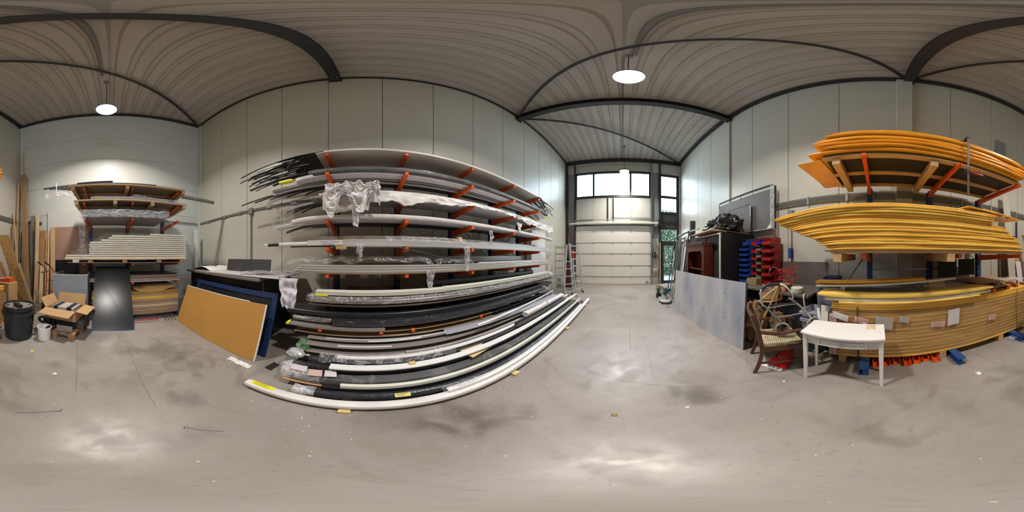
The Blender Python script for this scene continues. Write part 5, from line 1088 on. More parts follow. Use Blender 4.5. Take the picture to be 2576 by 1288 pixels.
# ================================================================ STEEL SHEET, BLACK BLOCK, BOOKCASE
t = thing('steel_sheet', 'large scuffed silver-grey sheet standing on its long edge before the workbench', 'sheet', (1.45, 2.9, 0))
SA, SB_ = Vector((1.49, 1.64, 0)), Vector((1.34, 4.12, 0)); dv = SB_ - SA; nrm = Vector((dv.y, -dv.x, 0)).normalized(); up = Vector((.055, .0, 1.07))
build('metal_face', MB().obox(SA, dv, up, nrm * .012), m_steel, t); build('backing_board', MB().obox(SA + nrm * .0125, dv, up, nrm * .028), M('purple_grey_edge', (.07, .055, .06), .5), t)
for a, z in ((.18, .80), (.17, .42), (.42, .40)):
    c = SA + dv * a + up * z - nrm * .003; build('rivet', MB().tube([c, c + nrm * .004], .008, 8), m_rubber, t)
t = thing('film_crate', 'tall black board crate at the right wall, behind the mahogany bookcase', 'crate', (2.5, 3.9, 0))
build('crate_body', B(2.03, 3.04, 2.93, 4.95, 0, 1.98), m_charcoal, t, bevel=.004); build('end_panel', B(2.05, 3.02, 2.912, 2.929, .02, 1.97), M('black_end_panel', (.008, .008, .009), .5), t)
build('front_panel', B(2.012, 2.029, 3.6, 4.9, .03, 1.9), m_anth, t)
t = thing('corner_profile', 'thin white right-angled profile leaning on the front corner of the black crate', 'profile', (1.98, 2.92, 0))
build('upright', B(1.97, 2.0, 2.90, 2.93, 0.0, 1.96), m_whitep, t, bevel=.003); build('top_bar', B(1.97, 2.0, 2.93, 3.9, 1.925, 1.96), m_whitep, t, bevel=.003)
t = thing('bookcase', 'open mahogany bookcase with cornice standing behind the steel sheet', 'bookcase', (1.9, 3.75, 0))
x0, x1, y0, y1 = 1.74, 1.99, 3.20, 4.18
build('side_panel', B(x0 + .02, x1, y0, y0 + .03, 0, 1.68), m_maho, t); build('side_panel', B(x0 + .02, x1, y1 - .03, y1, 0, 1.68), m_maho, t); build('back_panel', B(x1 - .02, x1, y0 + .03, y1 - .03, 0, 1.68), m_maho, t)
for z in (.08, .60, 1.12, 1.64): build('shelf', B(x0 + .03, x1 - .02, y0 + .03, y1 - .03, z, z + .022), m_maho, t)
build('stile', B(x0, x0 + .02, y0, y0 + .08, 0, 1.68), m_maho, t, bevel=.004); build('stile', B(x0, x0 + .02, y1 - .08, y1, 0, 1.68), m_maho, t, bevel=.004)
build('top_rail', B(x0, x0 + .02, y0 + .08, y1 - .08, 1.56, 1.68), m_maho, t, bevel=.003)
mb = MB().prism([(x0 - .005, y0 - .01, 1.68), (x0 - .045, y0 - .01, 1.735), (x0 - .05, y0 - .01, 1.76), (x1 + .0, y0 - .01, 1.76), (x1 + .0, y0 - .01, 1.68)], (0, y1 - y0 + .02, 0)); build('cornice', mb, m_maho, t, bevel=.004)
for y in (y0 + .08, y1 - .08):
    sg = 1 if y < 3.7 else -1; build('corner_bracket', MB().prism([(x0 + .004, y, 1.56), (x0 + .004, y + sg * .07, 1.56), (x0 + .004, y, 1.47)], (.012, 0, 0)), m_maho, t)
solo('yellow_sponge', MB().lathe([(0, 0), (.03, 0), (.04, .02), (.03, .045), (0, .05)], (1.86, 3.3, 1.143), 10), m_yst2, 'small yellow ball lying in the mahogany bookcase', 'ball', smooth=True)
# things on top of the crate
solo('plywood_sheet', MB().obox((1.80, 2.98, 2.01), (1.15, .0, .0), (.08, 1.20, .0), (0, 0, .018)), wood(1, 2), 'thin plywood sheet lying on top of the tall black crate', 'sheet')
solo('cardboard_sheet', MB().obox((1.85, 3.05, 2.031), (.9, .0, .0), (.04, 1.0, .0), (0, 0, .02)), m_cardb, 'folded cardboard on the plywood sheet under the black plastic', 'cardboard', bevel=.004)
solo('red_strap', MB().obox((1.97, 2.955, 1.983), (.3, -.0, 0), (0, .3, 0), (0, 0, .018)), m_redh, 'red folded tarp edge between the crate and the plywood sheet', 'tarp') if False else None
def bagf(u, v):
    a = 2 * PI * u; b = PI * v; d = Vector((math.sin(b) * math.cos(a), math.sin(b) * math.sin(a), math.cos(b)))
    k = 1 + .30 * nz(d * 2.4) + .16 * abs(nz(d * 4.5 + Vector((3, 0, 0)))) - .12 * abs(nz(d * 8)) + .02 * nz(d * 15)
    z = d.z * k * .27; return (2.38 + d.x * k * .36 + .015 * nz(d * 7), 3.38 + d.y * k * .60 + .015 * nz(d * 7 + Vector((7, 0, 0))), max(2.056, 2.18 + z * (1 + .35 * d.y * -1)))
solo('plastic_sheeting', MB().grid(bagf, 90, 50), m_bag, 'heap of crumpled black plastic sheeting on top of the tall black crate', 'plastic', recalc=False, smooth=True)
t = thing('framed_panel', 'large grey panel with a metal tube frame hanging on the right wall above the crate', 'panel', (2.95, 3.26, 2.05))
build('grey_panel', B(2.93, 2.95, 2.22, 4.30, 2.09, 3.05), M('grey_panel_face', (.115, .105, .105), .5, 0, (.14, .13, .13), 3), t)
for pts in ([(2.92, 2.2, 2.07), (2.92, 4.33, 2.07)], [(2.92, 2.2, 3.14), (2.92, 4.33, 3.14)], [(2.92, 4.33, 2.07), (2.92, 4.33, 3.14)], [(2.92, 3.3, 3.05), (2.92, 3.3, 3.14)], [(2.94, 2.2, 3.06), (2.94, 4.33, 3.06)]): build('frame_tube', MB().tube(pts, .016, 8), m_galv, t, smooth=True)
build('black_rail', MB().tube([(2.91, 2.2, 3.165), (2.91, 4.3, 3.165)], .014, 8), m_rubber, t)
build('film_edge', long_mesh(2.93, 2.06, .10, 1.10, 2.15, 2.26, 'soft', wob=.02), m_film2, t, smooth=True)
build('black_edge', B(2.90, 2.95, 2.14, 2.165, 2.07, 3.12), m_rubber, t); build('white_tag', MB().prism([(2.89, 2.22, 2.08), (2.89, 2.36, 2.08), (2.89, 2.25, 2.20)], (-.01, 0, 0)), m_whitep, t)
t = thing('framed_panel', 'smaller grey framed panel leaning in front of the big one, behind the plastic sheeting', 'panel', (2.78, 3.3, 2.06))
build('grey_panel', B(2.86, 2.875, 2.86, 3.7, 2.06, 2.76), M('grey_panel_face', (.115, .105, .105), .5), t)
for pts in ([(2.855, 2.85, 2.06), (2.855, 2.85, 2.78)], [(2.855, 2.85, 2.78), (2.855, 3.7, 2.78)], [(2.855, 3.7, 2.06), (2.855, 3.7, 2.78)]): build('frame_tube', MB().tube(pts, .012, 8), m_chrome, t)
# roll and rails at the far end of the crate
solo('black_roll', MB().tube([(2.42, 5.35, 0), (2.46, 5.35, 2.72)], .105, 20), m_anth, 'thick dark roll standing upright beyond the black crate', 'roll', smooth=True)
t = thing('rail', 'long white aluminium rail lying on supports beyond the crate, at head height', 'rail', (2.0, 4.6, 2.1))
build('rail_body', MB().bar((2.05, 4.06, 2.215), (2.05, 5.72, 2.215), .05, .04), m_alu, t); build('rail_post', B(2.06, 2.09, 4.7, 4.73, 1.981, 2.195), m_alu_d, t)
def frame(lab, P, m, w=.045, bars=()):
    t = thing('door_frame', lab, 'frame', tuple(P[0]))
    P = [Vector(p) for p in P]
    for i in range(4):
        build('frame_bar', MB().bar(P[i], P[(i + 1) % 4], w, w * .7, (1, 0, .2)), m, t, bevel=.003)
    for u in bars: build('frame_bar', MB().bar(P[0].lerp(P[3], u), P[1].lerp(P[2], u), w * .8, w * .6, (1, 0, .2)), m, t, bevel=.003)
frame('big black aluminium frame leaning nearest the glass door', [(1.80, 6.35, .02), (2.12, 6.35, 2.16), (1.86, 4.30, 2.16), (1.56, 4.30, .02)], m_anth)
frame('silver frame with two middle bars leaning behind the big black one', [(1.86, 6.20, .02), (2.16, 6.20, 2.05), (2.0, 4.98, 2.05), (1.74, 4.98, .02)], m_alu_d, .05, (.3, .55))
frame('narrow dark frame leaning behind the silver one', [(1.98, 5.9, .02), (2.2, 5.9, 1.95), (2.16, 5.1, 1.95), (1.94, 5.1, .02)], m_anth, .045, (.5,))
for i, (a, b, m, lab) in enumerate((((1.70, 4.86, .01), (2.0, 4.86, 2.1), m_alu, 'shiny pole leaning on the frames by the black crate'), ((1.70, 4.66, .01), (1.985, 4.7, 2.02), m_anth, 'black pole leaning on the frames, nearest the steel sheet'), ((1.90, 5.55, .01), (2.12, 5.5, 1.98), M('dark_wood_pole', (.09, .075, .06), .6), 'weathered lath leaning between the frames'), ((1.66, 4.4, .01), (1.90, 4.45, 1.7), m_galv, 'slim grey tube leaning at the left corner of the black crate'))):
    t = thing('pole', lab, 'pole', a); build('shaft', MB().tube([a, b], .019, 8), m, t, smooth=True); build('end_cap', MB().lathe([(0, 0), (.028, 0), (.028, .03), (0, .03)], a, 10), m_rubber, t)
# cardboard box and mitre saw
t = thing('long_carton', 'long open cardboard carton on the floor by the glass door', 'carton', (1.6, 6.3, 0))
A = Vector((1.42, 6.9, 0)); L_ = Vector((.10, -1.0, 0)); Wd = Vector((.20, .02, 0)); w = .008; ul, uw = L_.normalized() * w, Wd.normalized() * w
build('bottom', MB().obox(A, L_, Wd, (0, 0, .008)), m_cardb, t)
for o_, a_, b_ in ((A, L_, uw), (A + Wd - uw, L_, uw), (A, ul, Wd), (A + L_ - ul, ul, Wd)): build('side', MB().obox(o_ + Vector((0, 0, .008)), a_, b_, (0, 0, .15)), m_cardb, t)
for k in range(4): build('rod', MB().tube([A + Wd * (.25 + .15 * k) + Vector((0, -.1, .09 + .01 * k)), A + Wd * (.3 + .12 * k) + L_ * 1.02 + Vector((0, 0, .17))], .012, 6), m_anth, t)
t = thing('mitre_saw', 'green and silver mitre saw standing on the floor beside the steel sheet', 'saw', (1.30, 4.85, 0))
build('base_plate', MB().lathe([(0, .05), (.15, .05), (.16, .06), (.16, .085), (0, .085)], (1.28, 4.72, 0), 24), m_alu, t, smooth=True); build('table_wing', B(1.10, 1.52, 4.78, 4.92, .05, .09), m_alu, t, bevel=.01)
for x, y in ((1.15, 4.62), (1.42, 4.62), (1.14, 4.9), (1.5, 4.9)): build('foot', MB().lathe([(0, 0), (.02, 0), (.015, .05), (0, .05)], (x, y, 0), 10), m_rubber, t)
build('fence', B(1.10, 1.50, 4.90, 4.915, .09, .17), m_alu, t); build('blade_guard', MB().tube([(1.31, 4.93, .30), (1.345, 4.93, .30)], .13, 24), m_teal, t, smooth=True); build('blade', MB().tube([(1.325, 4.90, .25), (1.329, 4.90, .25)], .128, 28), m_chrome, t)
build('motor', MB().tube([(1.35, 4.98, .33), (1.52, 5.02, .36)], .055, 16), m_teal, t, smooth=True)
for dz in (0, .06): build('slide_rail', MB().tube([(1.24, 4.9, .22 + dz), (1.22, 5.45, .22 + dz)], .013, 8), m_chrome, t, smooth=True)
build('rail_head', B(1.17, 1.29, 5.42, 5.52, .15, .34), m_teal, t, bevel=.015); build('rail_foot', B(1.15, 1.32, 5.40, 5.54, 0, .15), m_rubber, t, bevel=.015); build('arm', MB().bar((1.27, 4.95, .22), (1.33, 4.98, .40), .06, .05), m_teal, t, bevel=.01)
build('handle', MB().tube(smoothpts([(1.33, 4.90, .42), (1.32, 4.80, .46), (1.31, 4.72, .42), (1.32, 4.76, .36)], 4), .016, 8), m_rubber, t, smooth=True)
build('power_cable', MB().tube(smoothpts([(1.52, 5.02, .36), (1.56, 4.9, .15), (1.30, 4.5, .008), (1.22, 4.32, .008), (1.28, 4.22, .008)], 6), .005, 6), m_rubber, t)

# ================================================================ LADDERS
m_lad = M('ladder_aluminium', (.42, .42, .42), .38, .4)
def ladder(lab, bl, br, tl, tr, n, group='aluminium ladders by the garage door'):
    t = thing('ladder', lab, 'ladder', tuple(bl), group); bl, br, tl, tr = map(Vector, (bl, br, tl, tr)); s_ = (br - bl).normalized()
    for a, b in ((bl, tl), (br, tr)):
        build('stile', MB().bar(a, b, .025, .065, (0, 1, .3)), m_lad, t, bevel=.003); build('foot', MB().bar(a, a + (b - a).normalized() * .05, .034, .075, (0, 1, .3)), m_rubber, t)
    for k in range(n):
        u = (k + .7) / n; build('rung', MB().tube([bl.lerp(tl, u), br.lerp(tr, u)], .016, 8), m_lad, t, smooth=True)
ladder('tall silver ladder leaning left of the others by the garage door', (-2.34, 5.30, .01), (-1.94, 5.16, .01), (-2.66, 6.10, 1.90), (-2.16, 6.10, 1.90), 7)
ladder('silver ladder leaning right behind the front left one', (-2.42, 5.48, .01), (-2.02, 5.34, .01), (-2.72, 6.24, 1.86), (-2.24, 6.24, 1.86), 7)
ladder('rightmost silver ladder by the garage door', (-1.72, 5.55, .01), (-1.50, 6.15, .01), (-2.12, 6.35, 1.95), (-1.92, 6.95, 1.95), 7)
ladder('short silver stepladder half in front of the rightmost ladder', (-1.88, 5.12, .01), (-1.62, 5.52, .01), (-2.12, 5.52, 1.32), (-1.86, 5.92, 1.32), 5)
ladder('ladder standing behind the rightmost one', (-1.82, 5.75, .01), (-1.60, 6.35, .01), (-2.22, 6.55, 1.98), (-2.02, 7.1, 1.98), 7)
solo('loose_rod', MB().tube([(-1.50, 5.28, .01), (-1.62, 6.02, .5)], .012, 6), m_alu_d, 'thin grey rod slanting down to the floor right of the ladders', 'rod')
solo('timber_offcut', MB().obox((-2.2, 4.85, 0), (.62, .10, 0), (-.02, .09, 0), (0, 0, .07)), wood(0, 0), 'brown timber offcut on the floor at the feet of the ladders', 'timber', bevel=.004)
solo('red_pole', MB().tube([(-2.72, 7.9, 0), (-2.66, 8.1, 2.65)], .05, 10), M('brown_red_pole', (.14, .035, .025), .6), 'reddish brown wrapped pole in the corner left of the garage door', 'pole', smooth=True)
t = thing('fire_extinguisher', 'red fire extinguisher in the corner beside the garage door', 'extinguisher', (-2.5, 7.8, .9))
build('cylinder', MB().lathe([(0, 0), (.07, 0), (.075, .02), (.075, .45), (.03, .52), (.02, .56), (0, .56)], (-2.55, 8.12, 1.25), 18), m_binr, t, smooth=True); build('valve', B(-2.58, -2.52, 8.08, 8.16, 1.81, 1.87), m_rubber, t, bevel=.006); build('bracket', B(-2.60, -2.50, 8.19, 8.279, 1.4, 1.5), m_rubber, t)
solo('white_cabinet', B(-2.92, -2.72, 4.35, 5.3, 0, 2.28), m_whitep, 'tall white cabinet end behind the right end of the left rack', 'cabinet', bevel=.006)
solo('red_trolley', MB().box(-2.60, -2.25, 7.0, 7.4, .0, 1.0), M('dark_red_machine', (.12, .03, .03), .5), 'dark machine cart behind the ladders', 'cart', bevel=.02)

# ================================================================ LEFT OF THE RACK: black crate, boards, ochre panel
t = thing('black_crate', 'long scratched black crate against the left wall, left of the profile rack', 'crate', (-2.5, -2.65, 0))
build('crate_body', B(-2.95, -2.04, -3.78, -1.50, 0, 1.05), m_crate, t, bevel=.004)
for y in (-3.45, -3.0, -2.75): build('groove', B(-2.041, -2.037, y - .004, y + .004, .55, 1.0), m_black, t)
build('worn_edge', B(-2.046, -2.036, -1.506, -1.494, .0, 1.04), M('worn_edge', (.30, .28, .25), .7, 0, (.01, .01, .01), 30), t); build('corner_post', B(-2.05, -2.036, -1.60, -1.56, 0, 1.04), m_crate, t)
random.seed(23)
for k in range(9):
    y = -3.5 + .17 * k; z = .92 - .05 * random.random(); P = [(-2.037, y, z)]
    for q in range(5): P.append((-2.037, P[-1][1] + random.uniform(-.03, .04), P[-1][2] - random.uniform(-.005, .03)))
    build('scratch', MB().tube(P, .0022, 4), m_paper, t)
solo('grey_slab', MB().obox((-2.93, -3.86, 1.052), (.98, .0, .0), (.02, 2.35, .0), (0, 0, .055)), M('grey_slab_top', (.20, .175, .16), .5, 0, (.23, .20, .185), 2), 'wide grey-brown slab lying on the black crate', 'slab', bevel=.008)
solo('white_foam_pad', MB().grid(lambda u, v: (-2.9 + .75 * v, -3.84 + .80 * u, 1.112 + .09 * math.sin(PI * u) * (.8 + .5 * nz((u * 5, v * 4, 0)))), 24, 14), m_foam, 'wavy white foam sheet at the left end of the slab on the black crate', 'foam', recalc=False, solid=.01, smooth=True)
solo('thin_board', MB().obox((-2.88, -2.95, 1.11), (.92, .02, 0), (-.0, 1.75, .01), (0, 0, .016)), m_paper, 'pale thin board lying on the right part of the grey slab', 'board', bevel=.002)
solo('black_board', MB().obox((-2.44, -2.80, 1.132), (.0, 1.16, .0), (-.05, 0, .25), (.02, 0, .004)), m_charcoal, 'narrow black panel standing on edge on top of the black crate', 'panel', bevel=.002)
for i in range(3): solo('lath', MB().obox((-2.02 - .05 * i, -1.98 + .13 * i, 1.131 + .013 * i), (-.62, .58, .0), (.03, .03, 0), (0, 0, .012)), m_cream if i % 2 else m_alu_d, 'thin lath lying askew on the right end of the crate, %s from the front' % ORD[i + 1], 'lath', 'laths lying askew on the black crate')
solo('metal_bracket', B(-2.55, -2.45, -1.60, -1.30, 1.15, 1.17), m_alu_d, 'grey metal strip sticking out over the right end of the crate', 'strip')
wavy(-2.0, -1.15, -2.6, -2.0, 1.16, .05, 'clear film lying over the right end of the crate', m_film2)
wavy(-3.80, -1.6, -2.05, -1.93, 1.075, .03, 'strip of white film hanging along the front edge of the grey slab', m_film2)
t = thing('ochre_panel', 'ochre board with white edges leaning against the blue panel and black crate', 'panel', (-1.5, -2.2, 0))
P0, P1 = Vector((-1.40, -3.21, 0)), Vector((-1.49, -1.23, 0)); dv = P1 - P0; upv = Vector((-.26, 0, .79)); nn = Vector((.95, .05, .30)).normalized()
build('board_face', MB().obox(P0, dv, upv, nn * .018), m_tan, t); build('white_edge', MB().obox(P1 - nn * .002, Vector((0, .012, 0)), upv, nn * .024), m_white, t); build('white_edge', MB().obox(P0 + upv, dv * .86, upv.normalized() * .010, nn * .018), m_white, t)
t = thing('blue_board', 'navy blue framed board leaning between the ochre board and the black crate', 'panel', (-1.7, -2.2, 0))
Q0, Q1 = Vector((-1.66, -3.25, 0)), Vector((-1.66, -1.18, 0)); dv = Q1 - Q0; upv = Vector((-.33, 0, .90)); nn = Vector((.94, .0, .34)).normalized()
for o_, a_, b_ in ((Q0, dv, upv * .09), (Q0 + upv * .91, dv, upv * .09), (Q0 + upv * .09, dv * .04, upv * .82), (Q0 + dv * .96 + upv * .09, dv * .04, upv * .82)): build('frame', MB().obox(o_, a_, b_, nn * .035), m_navy, t, bevel=.004)
build('black_inlay', MB().obox(Q0 + upv * .09 + dv * .04, dv * .92, upv * .82, nn * .015), m_lam, t)
solo('white_upright_board', B(-2.72, -2.60, -4.62, -4.55, 0, 2.31), m_whitep, 'tall white board standing upright in the corner right of the back rack', 'board', bevel=.003)
solo('torn_paper', MB().grid(lambda u, v: (-1.38 + .08 * v + .02 * nz((u * 9, v * 5, 0)), -1.50 + .34 * u, .004 + .03 * abs(nz((u * 7, v * 5, 3)))), 16, 8), m_foam, 'torn cream paper and glue on the floor at the corner of the ochre board', 'paper', recalc=False, solid=.002)

# ================================================================ BACK RACK LOADS
def bpallet(lab, z, x0, x1, y0, y1, blocks, tone=2, deck=None):
    t = thing('pallet', lab, 'pallet', ((x0 + x1) / 2, y1, z))
    for y in (y1 - .08, (y0 + y1) / 2 - .04, y0): build('runner', B(x0, x1, y, y + .08, z + .002, z + .022), wood(0, tone), t, bevel=.002)
    build('deck', B(x0 + .02, x1 - .02, y0, y1 - .005, z + .0225, z + .032), deck or m_cardb, t)
    for x in blocks: build('bearer', B(x - .04, x + .04, y0 + .02, y1 - .01, z - .085, z + .001), wood(1, tone), t, bevel=.003)
    return t
bpallet('upper timber pallet on the top arms of the back rack, with black profiles on it', 3.03, -1.66, .90, -4.55, -3.38, (.80, -.36, -1.63), 0, M('plywood_under', (.25, .17, .11), .6))
for i in range(7):
    solo('black_profile', MB().bar((1.50 - .12 * i, -3.46 - .06 * i, 3.09 + .0), (-.98 - .04 * i, -3.42 - .065 * i, 3.085), .05, .026), m_blackp if i % 3 else m_anth, 'black profile on the top pallet of the back rack, %s from the front' % ORD[i + 1], 'profile', 'black profiles on the top pallet of the back rack', bevel=.002)
solo('black_profile', MB().bar((.72, -3.50, 3.135), (-.05, -3.48, 3.15), .09, .03), m_blackp, 'thick short black profile lying on the others on the top pallet', 'profile', bevel=.003)
f_ = lambda u, v: (1.42 - .62 * u + .03 * nz((v * 5, u * 5, 1)), -3.40 - .05 * math.sin(v * 5) + .03 * nz((u * 6, v * 6, 2)), 3.08 - .42 * v * (.7 + .5 * nz((u * 4, 0, 3))))
solo('film_scrap', MB().grid(f_, 22, 20), m_film, 'clear film hanging from the left end of the black profiles on the back rack', 'film', recalc=False, smooth=True)
solo('white_band', MB().tube([(1.18, -3.40, 3.17), (1.17, -3.38, 3.1), (1.16, -3.38, 2.9), (1.14, -3.38, 2.72)], .012, 6), m_foam, 'white band knotted round the black profiles, hanging down', 'band')
t = lambda: None
solo('wrapped_tube', MB().tube([(-1.70, -3.62, 2.975), (-2.58, -3.52, 2.93)], .05, 10), m_swrap, 'silver film-wrapped profile sticking out right of the back rack, top level', 'profile', smooth=True)
bpallet('second timber pallet on the back rack, below the first', 2.66, -1.72, .78, -4.55, -3.38, (.72, -.10, -.90, -1.66), 2, M('plywood_under', (.25, .17, .11), .6))
t = thing('wrapped_package', 'long flat film package with a yellow label on the second back rack pallet', 'package', (-.6, -3.6, 2.695))
build('package_body', B(-1.55, .43, -3.9, -3.44, 2.696, 2.78), M('pinkish_film_pack', (.60, .54, .56), .35, 0, (.46, .40, .40), 6, (1, 3, 3), .3, 20), t, bevel=.015, nseg=2); build('yellow_label', B(.20, .34, -3.437, -3.434, 2.70, 2.775), m_yst2, t)
for k in range(5): build('label_stripe', MB().obox((.22 + .024 * k, -3.4325, 2.705), (.03, 0, .06), (.004, 0, 0), (0, -.001, 0)), m_ink, t)
build('blue_label', B(-1.40, -1.28, -3.437, -3.434, 2.70, 2.77), M('blue_label', (.2, .28, .55), .5), t); build('white_label', B(-1.54, -1.43, -3.437, -3.434, 2.70, 2.77), m_whitep, t)
solo('black_folded_sheet', MB().prism([(-.4, -3.75, 2.785), (-1.05, -3.75, 2.785), (-.55, -3.75, 2.86)], (0, .25, 0)), m_film2, 'folded clear sheet standing up on the flat package of the back rack', 'film')
t = thing('wrapped_slab', 'thick slab wrapped in shiny crinkled film on the third level of the back rack', 'slab', (-.35, -3.9, 2.293))
build('slab_body', B(-1.24, .60, -4.5, -3.44, 2.296, 2.43), M('grey_slab_core', (.30, .28, .28), .5), t, bevel=.01)
mb = MB(); bx = [(-1.27, -3.41), (.64, -3.41)]
build('film_wrap', MB().grid(lambda u, v: (-1.28 + 1.93 * u, -3.385 + .012 * nz((u * 20, v * 6, 1)), 2.285 + .17 * v + .015 * nz((u * 9, v, 4))), 70, 10), m_film2, t, recalc=False, smooth=True); build('film_wrap', MB().grid(lambda u, v: (-1.28 + 1.93 * u, -3.42 - 1.0 * v, 2.305 + .008 * nz((u * 12, v * 6, 8))), 40, 16), m_film2, t, recalc=False, smooth=True)
f_ = lambda u, v: (.66 - .14 * u + .05 * nz((v * 4, u, 2)), -3.365 + .02 * nz((u * 3, v * 6, 1)), 2.42 - 1.05 * v)
solo('film_scrap', MB().grid(f_, 8, 40), m_film, 'long clear film strip hanging from the left end of the wrapped slab', 'film', recalc=False, smooth=True)
f_ = lambda u, v: (-1.30 - .10 * v + .02 * nz((v * 4, u, 2)), -3.42 + .04 * nz((u * 3, v * 6, 1)) + .06 * u, 2.38 - .42 * v)
solo('film_scrap', MB().grid(f_, 5, 26), m_film, 'thin clear film thread hanging from the right end of the wrapped slab', 'film', recalc=False, smooth=True)
# cream panels on the fourth level
t = thing('panel_stack', 'film-wrapped stack of cream panels on a pallet, fourth level of the back rack', 'panel stack', (-.4, -3.9, 1.303))
build('pallet_board', B(-1.66, .92, -4.5, -3.40, 1.303, 1.318), wood(0, 3), t)
for x in (.42, -.30, -1.05, -1.6): build('pallet_block', B(x - .05, x + .05, -4.45, -3.41, 1.319, 1.372), m_osb, t)
build('base_panel', B(-1.70, .98, -4.5, -3.38, 1.374, 1.394), wood(0, 2), t)
m_cp = M('cream_panel', (.88, .83, .69), .45, 0, (.83, .78, .64), 3)
xl = [.97, .95, .45, .45, .45, .44, .45, .43, .20, .04, -.03, -.86]
for i in range(12):
    zz = 1.396 + .0455 * i; build('panel', B(-1.70, xl[i], -4.45, -3.40, zz, zz + .034), m_cp, t, bevel=.004)
mb = MB().grid(lambda u, v: (1.02 - 2.76 * u, -3.385 + .012 * nz((u * 20, v * 7, 1)), 1.385 + v * (.05 + .50 * min(1, max(0, (u - .02) * 3.2)) ** 1.0)), 70, 16); build('film_wrap', mb, m_filmy, t, recalc=False, smooth=True)
build('white_tag', B(.66, .80, -3.386, -3.382, 1.31, 1.40), m_whitep, t)
# fifth level and bottom stack
solo('plastic_board', B(-1.58, .45, -4.3, -3.48, .884, .90), M('white_board_edge', (.66, .6, .55), .5), 'white-edged board on the lowest arms of the back rack', 'board', bevel=.002)
t = pack('film_pack', 'pinkish translucent boards on the lowest arms of the back rack', 'boards', M('pink_brown_board', (.36, .25, .21), .4), 0, 0, .1, .1, 0, .2, 1, 1) if False else None
solo('translucent_board', B(-1.58, .45, -4.2, -3.52, .902, .955), M('pink_brown_board', (.36, .25, .21), .3, 0, (.42, .33, .29), 3), 'pinkish brown wrapped boards lying on the white-edged board of the back rack', 'board', bevel=.006)
solo('translucent_board', B(-1.54, -.2, -4.2, -3.57, .957, 1.02), M('brown_strip_board', (.27, .19, .15), .4), 'brown wrapped boards at the right end above the pinkish ones', 'board', bevel=.006)
solo('black_board', B(-1.56, .45, -4.3, -3.62, 1.022, 1.04), m_blackp, 'thin black board lying on top of the brown wrapped boards', 'board')
tones = [m_tanw, M('pale_brown_sheet', (.52, .36, .22), .5), M('cream_sheet', (.72, .62, .46), .5), M('pink_brown_sheet', (.42, .27, .19), .5)]
cols = [3, 3, 1, 3, 1, 2, 1, 3, 1, 0, 0, 1, 0, 0]
z = .115
for i, c in enumerate(cols):
    h = .034 + .006 * (i % 3); r_ = random.Random(i); x0, x1 = -1.56 + .03 * r_.random(), .42 - .03 * r_.random(); m = [m_yel3, m_yel][i % 2] if i in (9, 10) else tones[c]
    solo('foam_sheet_board', B(x0, x1, -4.5, -3.50 + .02 * r_.random(), z, z + h - .004), m, 'brown or yellow sheet, %s from the bottom of the stack under the back rack' % ORD[i + 1], 'sheet', 'sheets stacked under the back rack', bevel=.006); z += h
for i in range(5):
    x1 = [-.62, -.55, -.50, -.70, -.75][i]; solo('loose_sheet', B(-1.2 - .07 * i, x1, -4.2, -3.49 + .01 * i, z + .001, z + .016), [tones[2], m_yel, tones[1], m_yel2, tones[1]][i], 'short loose sheet, %s from the bottom, on the stack under the back rack' % ORD[i + 1], 'sheet', 'short loose sheets on top of the bottom stack', bevel=.003); z += .021
solo('pull_bar', MB().tube([(-.52, -3.32, .04), (-.60, -3.3, .055), (-.95, -3.3, .055), (-1.0, -3.32, .04)], .014, 8), m_binr, 'pinkish red handle bar on the floor under the stacked sheets', 'handle')
for i in range(4): solo('wire_hook', MB().tube([(-1.15 - .07 * i, -3.20, .012), (-1.17 - .07 * i, -3.42, .05), (-1.18 - .07 * i, -3.45, .09)], .005, 5), m_rubber, 'thin black wire on the floor under the stacked sheets, %s from the left' % ORD[i + 1], 'wire', 'thin black wires under the stacked sheets')
# black leaning panel
solo('leaning_black_panel', MB().add([(-.435, -2.93, .0), (.345, -2.92, .0), (.335, -3.60, 1.216), (-.42, -3.60, 1.216)] + [(-.435, -2.958, -.0), (.345, -2.948, .0), (.335, -3.62, 1.204), (-.42, -3.62, 1.204)], [(0, 1, 2, 3), (7, 6, 5, 4), (0, 4, 5, 1), (1, 5, 6, 2), (2, 6, 7, 3), (3, 7, 4, 0)]), M('satin_black_panel', (.005, .006, .009), .23, 0, None, 6, spec=.45), 'satin black panel leaning against the middle of the back rack', 'panel')

# ================================================================ BACK RIGHT CORNER (left edge of the photo)
t = thing('grey_cabinet', 'upturned light grey cabinet box with open top beside the black leaning panel', 'cabinet', (.85, -3.7, 0))
build('front_panel', B(.475, 1.235, -3.36, -3.34, 0, 1.06), m_greyp, t, bevel=.002); build('side_panel', B(.475, .493, -3.96, -3.361, 0, 1.06), m_greyp, t); build('side_panel', B(1.217, 1.235, -4.2, -3.361, 0, 1.06), m_greyp, t)
build('edge_strip', B(.475, 1.235, -3.339, -3.336, 1.045, 1.062), m_cream, t); build('edge_strip', B(.475, .493, -3.96, -3.361, 1.0605, 1.066), m_cream, t); build('edge_strip', B(1.217, 1.235, -4.2, -3.361, 1.0605, 1.066), m_cream, t)
solo('black_board', MB().obox((.95, -4.70, 0), (.72, 0, 0), (0, -.06, 1.33), (0, -.018, 0)), m_lam, 'black board standing against the reddish plywood in the back corner', 'board')
solo('plywood_sheet', MB().obox((.66, -4.80, 0), (1.22, 0, 0), (0, -.05, 2.36), (0, -.012, 0)), m_ply, 'reddish plywood sheet standing against the white board on the back wall', 'sheet')
solo('white_wall_board', MB().obox((.62, -4.87, 0), (1.36, 0, 0), (0, -.02, 2.93), (0, -.012, 0)), M('off_white_board', (.66, .65, .62), .5), 'tall off-white board standing against the back wall behind the plywood', 'board')
random.seed(2)
